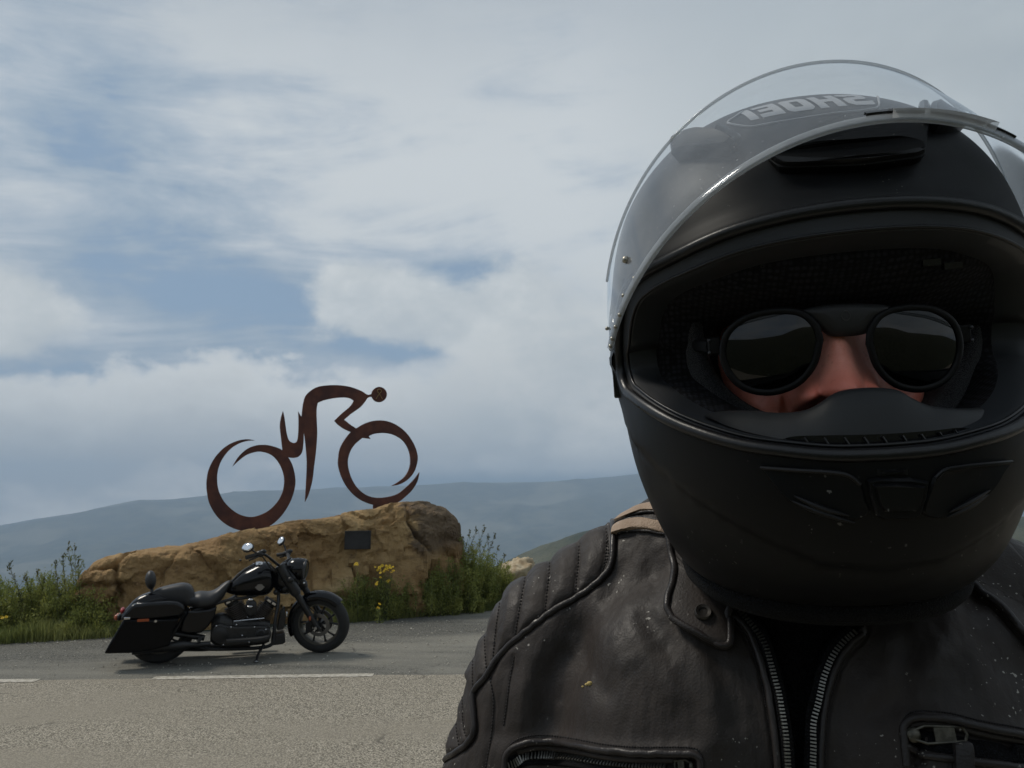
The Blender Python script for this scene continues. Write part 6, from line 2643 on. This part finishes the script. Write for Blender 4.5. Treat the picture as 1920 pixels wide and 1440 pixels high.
        new_obj('passenger_peg', *tube([b3(790, 830, s * .16), b3(780, 850, s * .30)], .018, 10), rub, B)
        # frame
        new_obj('frame_rail', *tube(catmull([b3(1345, 400, s * .02), b3(1352, 560, s * .06), b3(1330, 700, s * .10), b3(1315, 830, s * .12), b3(1290, 885, s * .13), b3(1150, 905, s * .13), b3(850, 910, s * .13), b3(760, 890, s * .13)], 50), .019, 10), satin, B)
        new_obj('upper_rail', *tube(catmull([b3(1345, 400, s * .02), b3(1200, 520, s * .06), b3(980, 560, s * .09), b3(720, 640, s * .12), b3(420, 690, s * .13)], 40), .016, 10), satin, B)
    ocl = line([(1308, 800), (1392, 780), (1396, 850), (1378, 862), (1300, 872)], 0)
    o = new_obj('oil_cooler', *prism(ocl, (-.12, .12)), satin, B, True, 30)
    bev(o, .008)
    reg = line([(1362, 640), (1395, 600), (1402, 690), (1385, 760), (1340, 770), (1352, 690)], 0)
    o = new_obj('voltage_regulator', *prism(reg, (-.07, .07)), engm, B, True, 30)
    bev(o, .008)
    new_obj('regulator_clip', *ellipsoid(b3(1412, 660, -.07), (.012, .012, .035), 10, 8), chrome, B)
    new_obj('horn_bracket', *ellipsoid(b3(1335, 500, -.08), (.03, .03, .03), 14, 10), engm, B)
    # air cleaner on the far side
    new_obj('air_cleaner', *lathe([(0, .08), (.07, .08), (.09, .05), (.09, -.05)], 26, 'y', b3(1150, 640, .22)), satin, B, True, 40)
    # side stand
    a, b, c = b3(1245, 880, -.14), b3(1205, 950, -.26), b3(1192, 1004, -.33)
    c[2] = .012
    st = new_obj('side_stand', *tube(catmull([a, b, c], 14), np.linspace(.016, .012, 14), 10), satin, B)
    new_obj('stand_foot', *ellipsoid(c, (.03, .022, .012), 14, 8), chrome, st)
    # ---- front end, turned towards the camera
    RF = .322
    hs_t, hs_b = b3(1388, 330, 0), b3(1440, 520, 0)
    ax = hs_t - hs_b
    rake = rad(27)
    ax = np.array([-math.sin(rake), 0, math.cos(rake)])
    piv = b3(1412, 420, 0)
    TURN = rad(-27)
    Mt = np.array(Matrix.Rotation(TURN, 3, Vector(ax)))
    # wheel centre before turning so that it lands on the photographed place
    tgt = b3(1658, 738, -.14)
    tgt[2] = RF
    fc0 = piv + Mt.T @ (tgt - piv)
    fc0[1] = 0
    T = lambda p: piv + (np.asarray(p, float) - piv) @ Mt.T
    for _ in range(30):
        er = tgt - T(fc0)
        fc0 = fc0 + np.array([er[0], 0, er[2] - .004])
        fc0[1] = 0
    wheel('front_wheel', T(fc0), RF, .13, B, Mt)
    d_axle = fc0 - piv
    Mf = Mt
    fd = fender('front_fender', T(fc0), RF + .035, rad(48), rad(205), .085, paint, Mf, .075)
    # triple clamps, legs
    side_v = np.array([0, 1.0, 0])
    leg_off = .115
    up_pt = piv + ax * .17
    low_pt = fc0
    fw_ = np.cross(side_v, ax)   # forward-ish, square to the steering axis
    fwd = fw_ if fw_[0] > 0 else -fw_
    d = (low_pt - piv) @ fwd
    for s in (-1, 1):
        t0 = piv + ax * .20 + fwd * (.055) + side_v * s * leg_off
        base = low_pt + side_v * s * leg_off
        dirn = (t0 - base) / np.linalg.norm(t0 - base)
        mid = base + dirn * np.linalg.norm(t0 - base) * .52
        new_obj('fork_slider', *tube([T(base - dirn * .05), T(base), T(base + (mid - base) * .5), T(mid)], [.024, .034, .034, .036], 14), satin, B)
        new_obj('fork_cover', *tube([T(mid), T(mid + (t0 - mid) * .1), T(t0)], [.042, .058, .054], 16), satin, B)
        new_obj('reflector', *ellipsoid(T(base + dirn * .12 + side_v * s * .034 + fwd * .0), (.014, .008, .026), 10, 8), amber, B)
        cal = T(base - fwd * .09 + side_v * s * -.03 + ax * .03)
        mb = MB().add(*box((0, 0, 0), (.06, .045, .11)))
        new_obj('brake_caliper', np.concatenate(mb.v) @ Mt.T + cal, mb.f, satin, B, True, 30)
    new_obj('axle', *tube([T(fc0 - side_v * .16), T(fc0 + side_v * .16)], .016, 12), chrome, B)
    for h in (.17, -.05):
        cpt = piv + ax * h + fwd * .03
        mb = MB().add(*box((0, 0, 0), (.10, .31, .045), None))
        Mb = np.stack([fwd, side_v, ax], 1)
        o = new_obj('fork_clamp', (np.concatenate(mb.v) @ Mb.T) @ Mt.T + T(cpt), mb.f, satin, B, True, 30)
        bev(o, .012)
    new_obj('steering_head', *tube([piv - ax * .10, piv + ax * .19], .040, 16), satin, B)
    # headlamp nacelle
    nc = b3(1505, 335, -.06)
    hd = Mt @ np.array([1, 0, -.08])
    hd /= np.linalg.norm(hd)
    sd_ = np.cross([0, 0, 1.0], hd)
    sd_ /= np.linalg.norm(sd_)
    Mh = np.stack([sd_, np.cross(hd, sd_), hd], 1)
    pr = [(0, -.150), (.06, -.142), (.098, -.11), (.117, -.05), (.120, .0), (.118, .045), (.108, .06)]
    V, f = lathe(pr, 32)
    nac = new_obj('headlamp_shell', V @ Mh.T + nc, f[:-1], paint, B, True, 50)
    V, f = lathe([(.108, .050), (.112, .062), (.104, .068), (.096, .062)], 32)
    new_obj('trim_ring', V @ Mh.T + nc, f[:-2], satin, nac, True, 40)
    V, f = lathe([(.103, .056), (.08, .066), (.04, .073), (0, .075)], 32)
    new_obj('lens', V @ Mh.T + nc, f[1:] if False else f, glass, nac, True, 0)
    ncb = b3(1395, 395, -.02)
    new_obj('nacelle', *ellipsoid(ncb + [.02, 0, -.02], (.155, .135, .16), 28, 18, Mt), paint, B)
    for q, of in (((1352, 318), -.12), ((1402, 332), -.13), ((1472, 340), -.14), ((1535, 435), -.15)):
        new_obj('nacelle_bolt', *ellipsoid(b3(*q, of), (.014, .012, .012), 10, 8), chrome, B)
    # front turn signals and running lamps
    for s in (-1, 1):
        q = T(piv + ax * .02 + fwd * .13 + side_v * s * .19)
        o = new_obj('turn_signal', *ellipsoid(q, (.035, .030, .032), 16, 10, Mt), satin, B)
        new_obj('signal_stalk', *tube([q, T(piv + ax * .0 + fwd * .06 + side_v * s * .12)], .010, 8), satin, o)
    # handlebar
    near = [b3(1398, 330, -.06), b3(1345, 300, -.14), b3(1290, 255, -.24), b3(1245, 225, -.33), b3(1205, 224, -.37)]
    far = [b3(1412, 330, .06), b3(1418, 285, .14), b3(1425, 245, .24), b3(1418, 226, .33), b3(1400, 222, .37)]
    bar = catmull(near[::-1] + far, 60)
    hb = new_obj('handlebar', *tube(bar, .0145, 12), satin, B)
    for g0, g1 in ((b3(1205, 226, -.37), b3(1120, 252, -.44)), (b3(1400, 222, .37), b3(1345, 232, .44))):
        new_obj('grip', *tube([g0, (g0 + g1) / 2, g1], [.019, .020, .022], 14), rub, hb)
        mb = MB().add(*ellipsoid(g0 + [.02, 0, 0], (.045, .035, .035), 16, 10))
        mb.build('switch_pod', satin, hb)
        lv = catmull([g0 + [.05, 0, -.005], g0 + [.03, -.0, -.02] + (g1 - g0) * .4, g1 + [.03, 0, -.028]], 10)
        new_obj('lever', *tube(lv, [.009] * 8 + [.008, .010], 8), satin, hb)
        new_obj('reservoir', *ellipsoid(g0 + [.05, 0, .025], (.034, .028, .022), 14, 10), satin, hb)
    new_obj('lever_end', *ellipsoid(b3(1078, 270, -.45), (.012, .012, .012), 10, 8), satin, hb)
    # mirrors, their faces turned back towards the rider and the camera
    for ctr, foot, rx, rz, nrm in ((b3(1130, 178, -.42), b3(1200, 226, -.37), .058, .046, (-.50, -.72, .48)), (b3(1370, 132, .42), b3(1405, 222, .37), .036, .050, (-.60, -.62, .50))):
        n = np.array(nrm)
        n /= np.linalg.norm(n)
        ux = np.cross([0, 0, 1.0], n)
        ux /= np.linalg.norm(ux)
        M = np.stack([ux, np.cross(n, ux), n], 1)
        sh_, f = ellipsoid((0, 0, -.012), (rx * 1.12, rz * 1.12, .022), 24, 12)
        m_ = new_obj('mirror', sh_ @ M.T + ctr, f, satin, B)
        V, f = lathe([(0, .011), (rx * .6, .0108), (rx, .0085)], 28)
        V[:, 1] *= rz / rx
        new_obj('mirror_glass', V @ M.T + ctr, f, mir, m_, True, 0)
        new_obj('mirror_stem', *tube(catmull([ctr - n * .03, (ctr + foot) / 2 + [.02, 0, -.01], foot], 10), .008, 8), satin, m_)
    # cables
    for k, (a, b, c) in enumerate((((1215, 215), (1300, 330), (1360, 400)), ((1410, 230), (1445, 330), (1380, 420)), ((1290, 300), (1340, 350), (1358, 392)))):
        new_obj('cable', *tube(catmull([b3(*a, -.30 if k != 1 else .3), b3(*b, -.16 if k != 1 else .05), b3(*c, -.06)], 16), .007, 8), rub, hb)
    for q in ((1465, 500), (1500, 515)):
        pass
    new_obj('brake_line', *tube(catmull([b3(1470, 470, -.12), b3(1520, 560, -.13), b3(1620, 650, -.14)], 14), .006, 6), rub, B)
    return B


BIKE = build_bike()
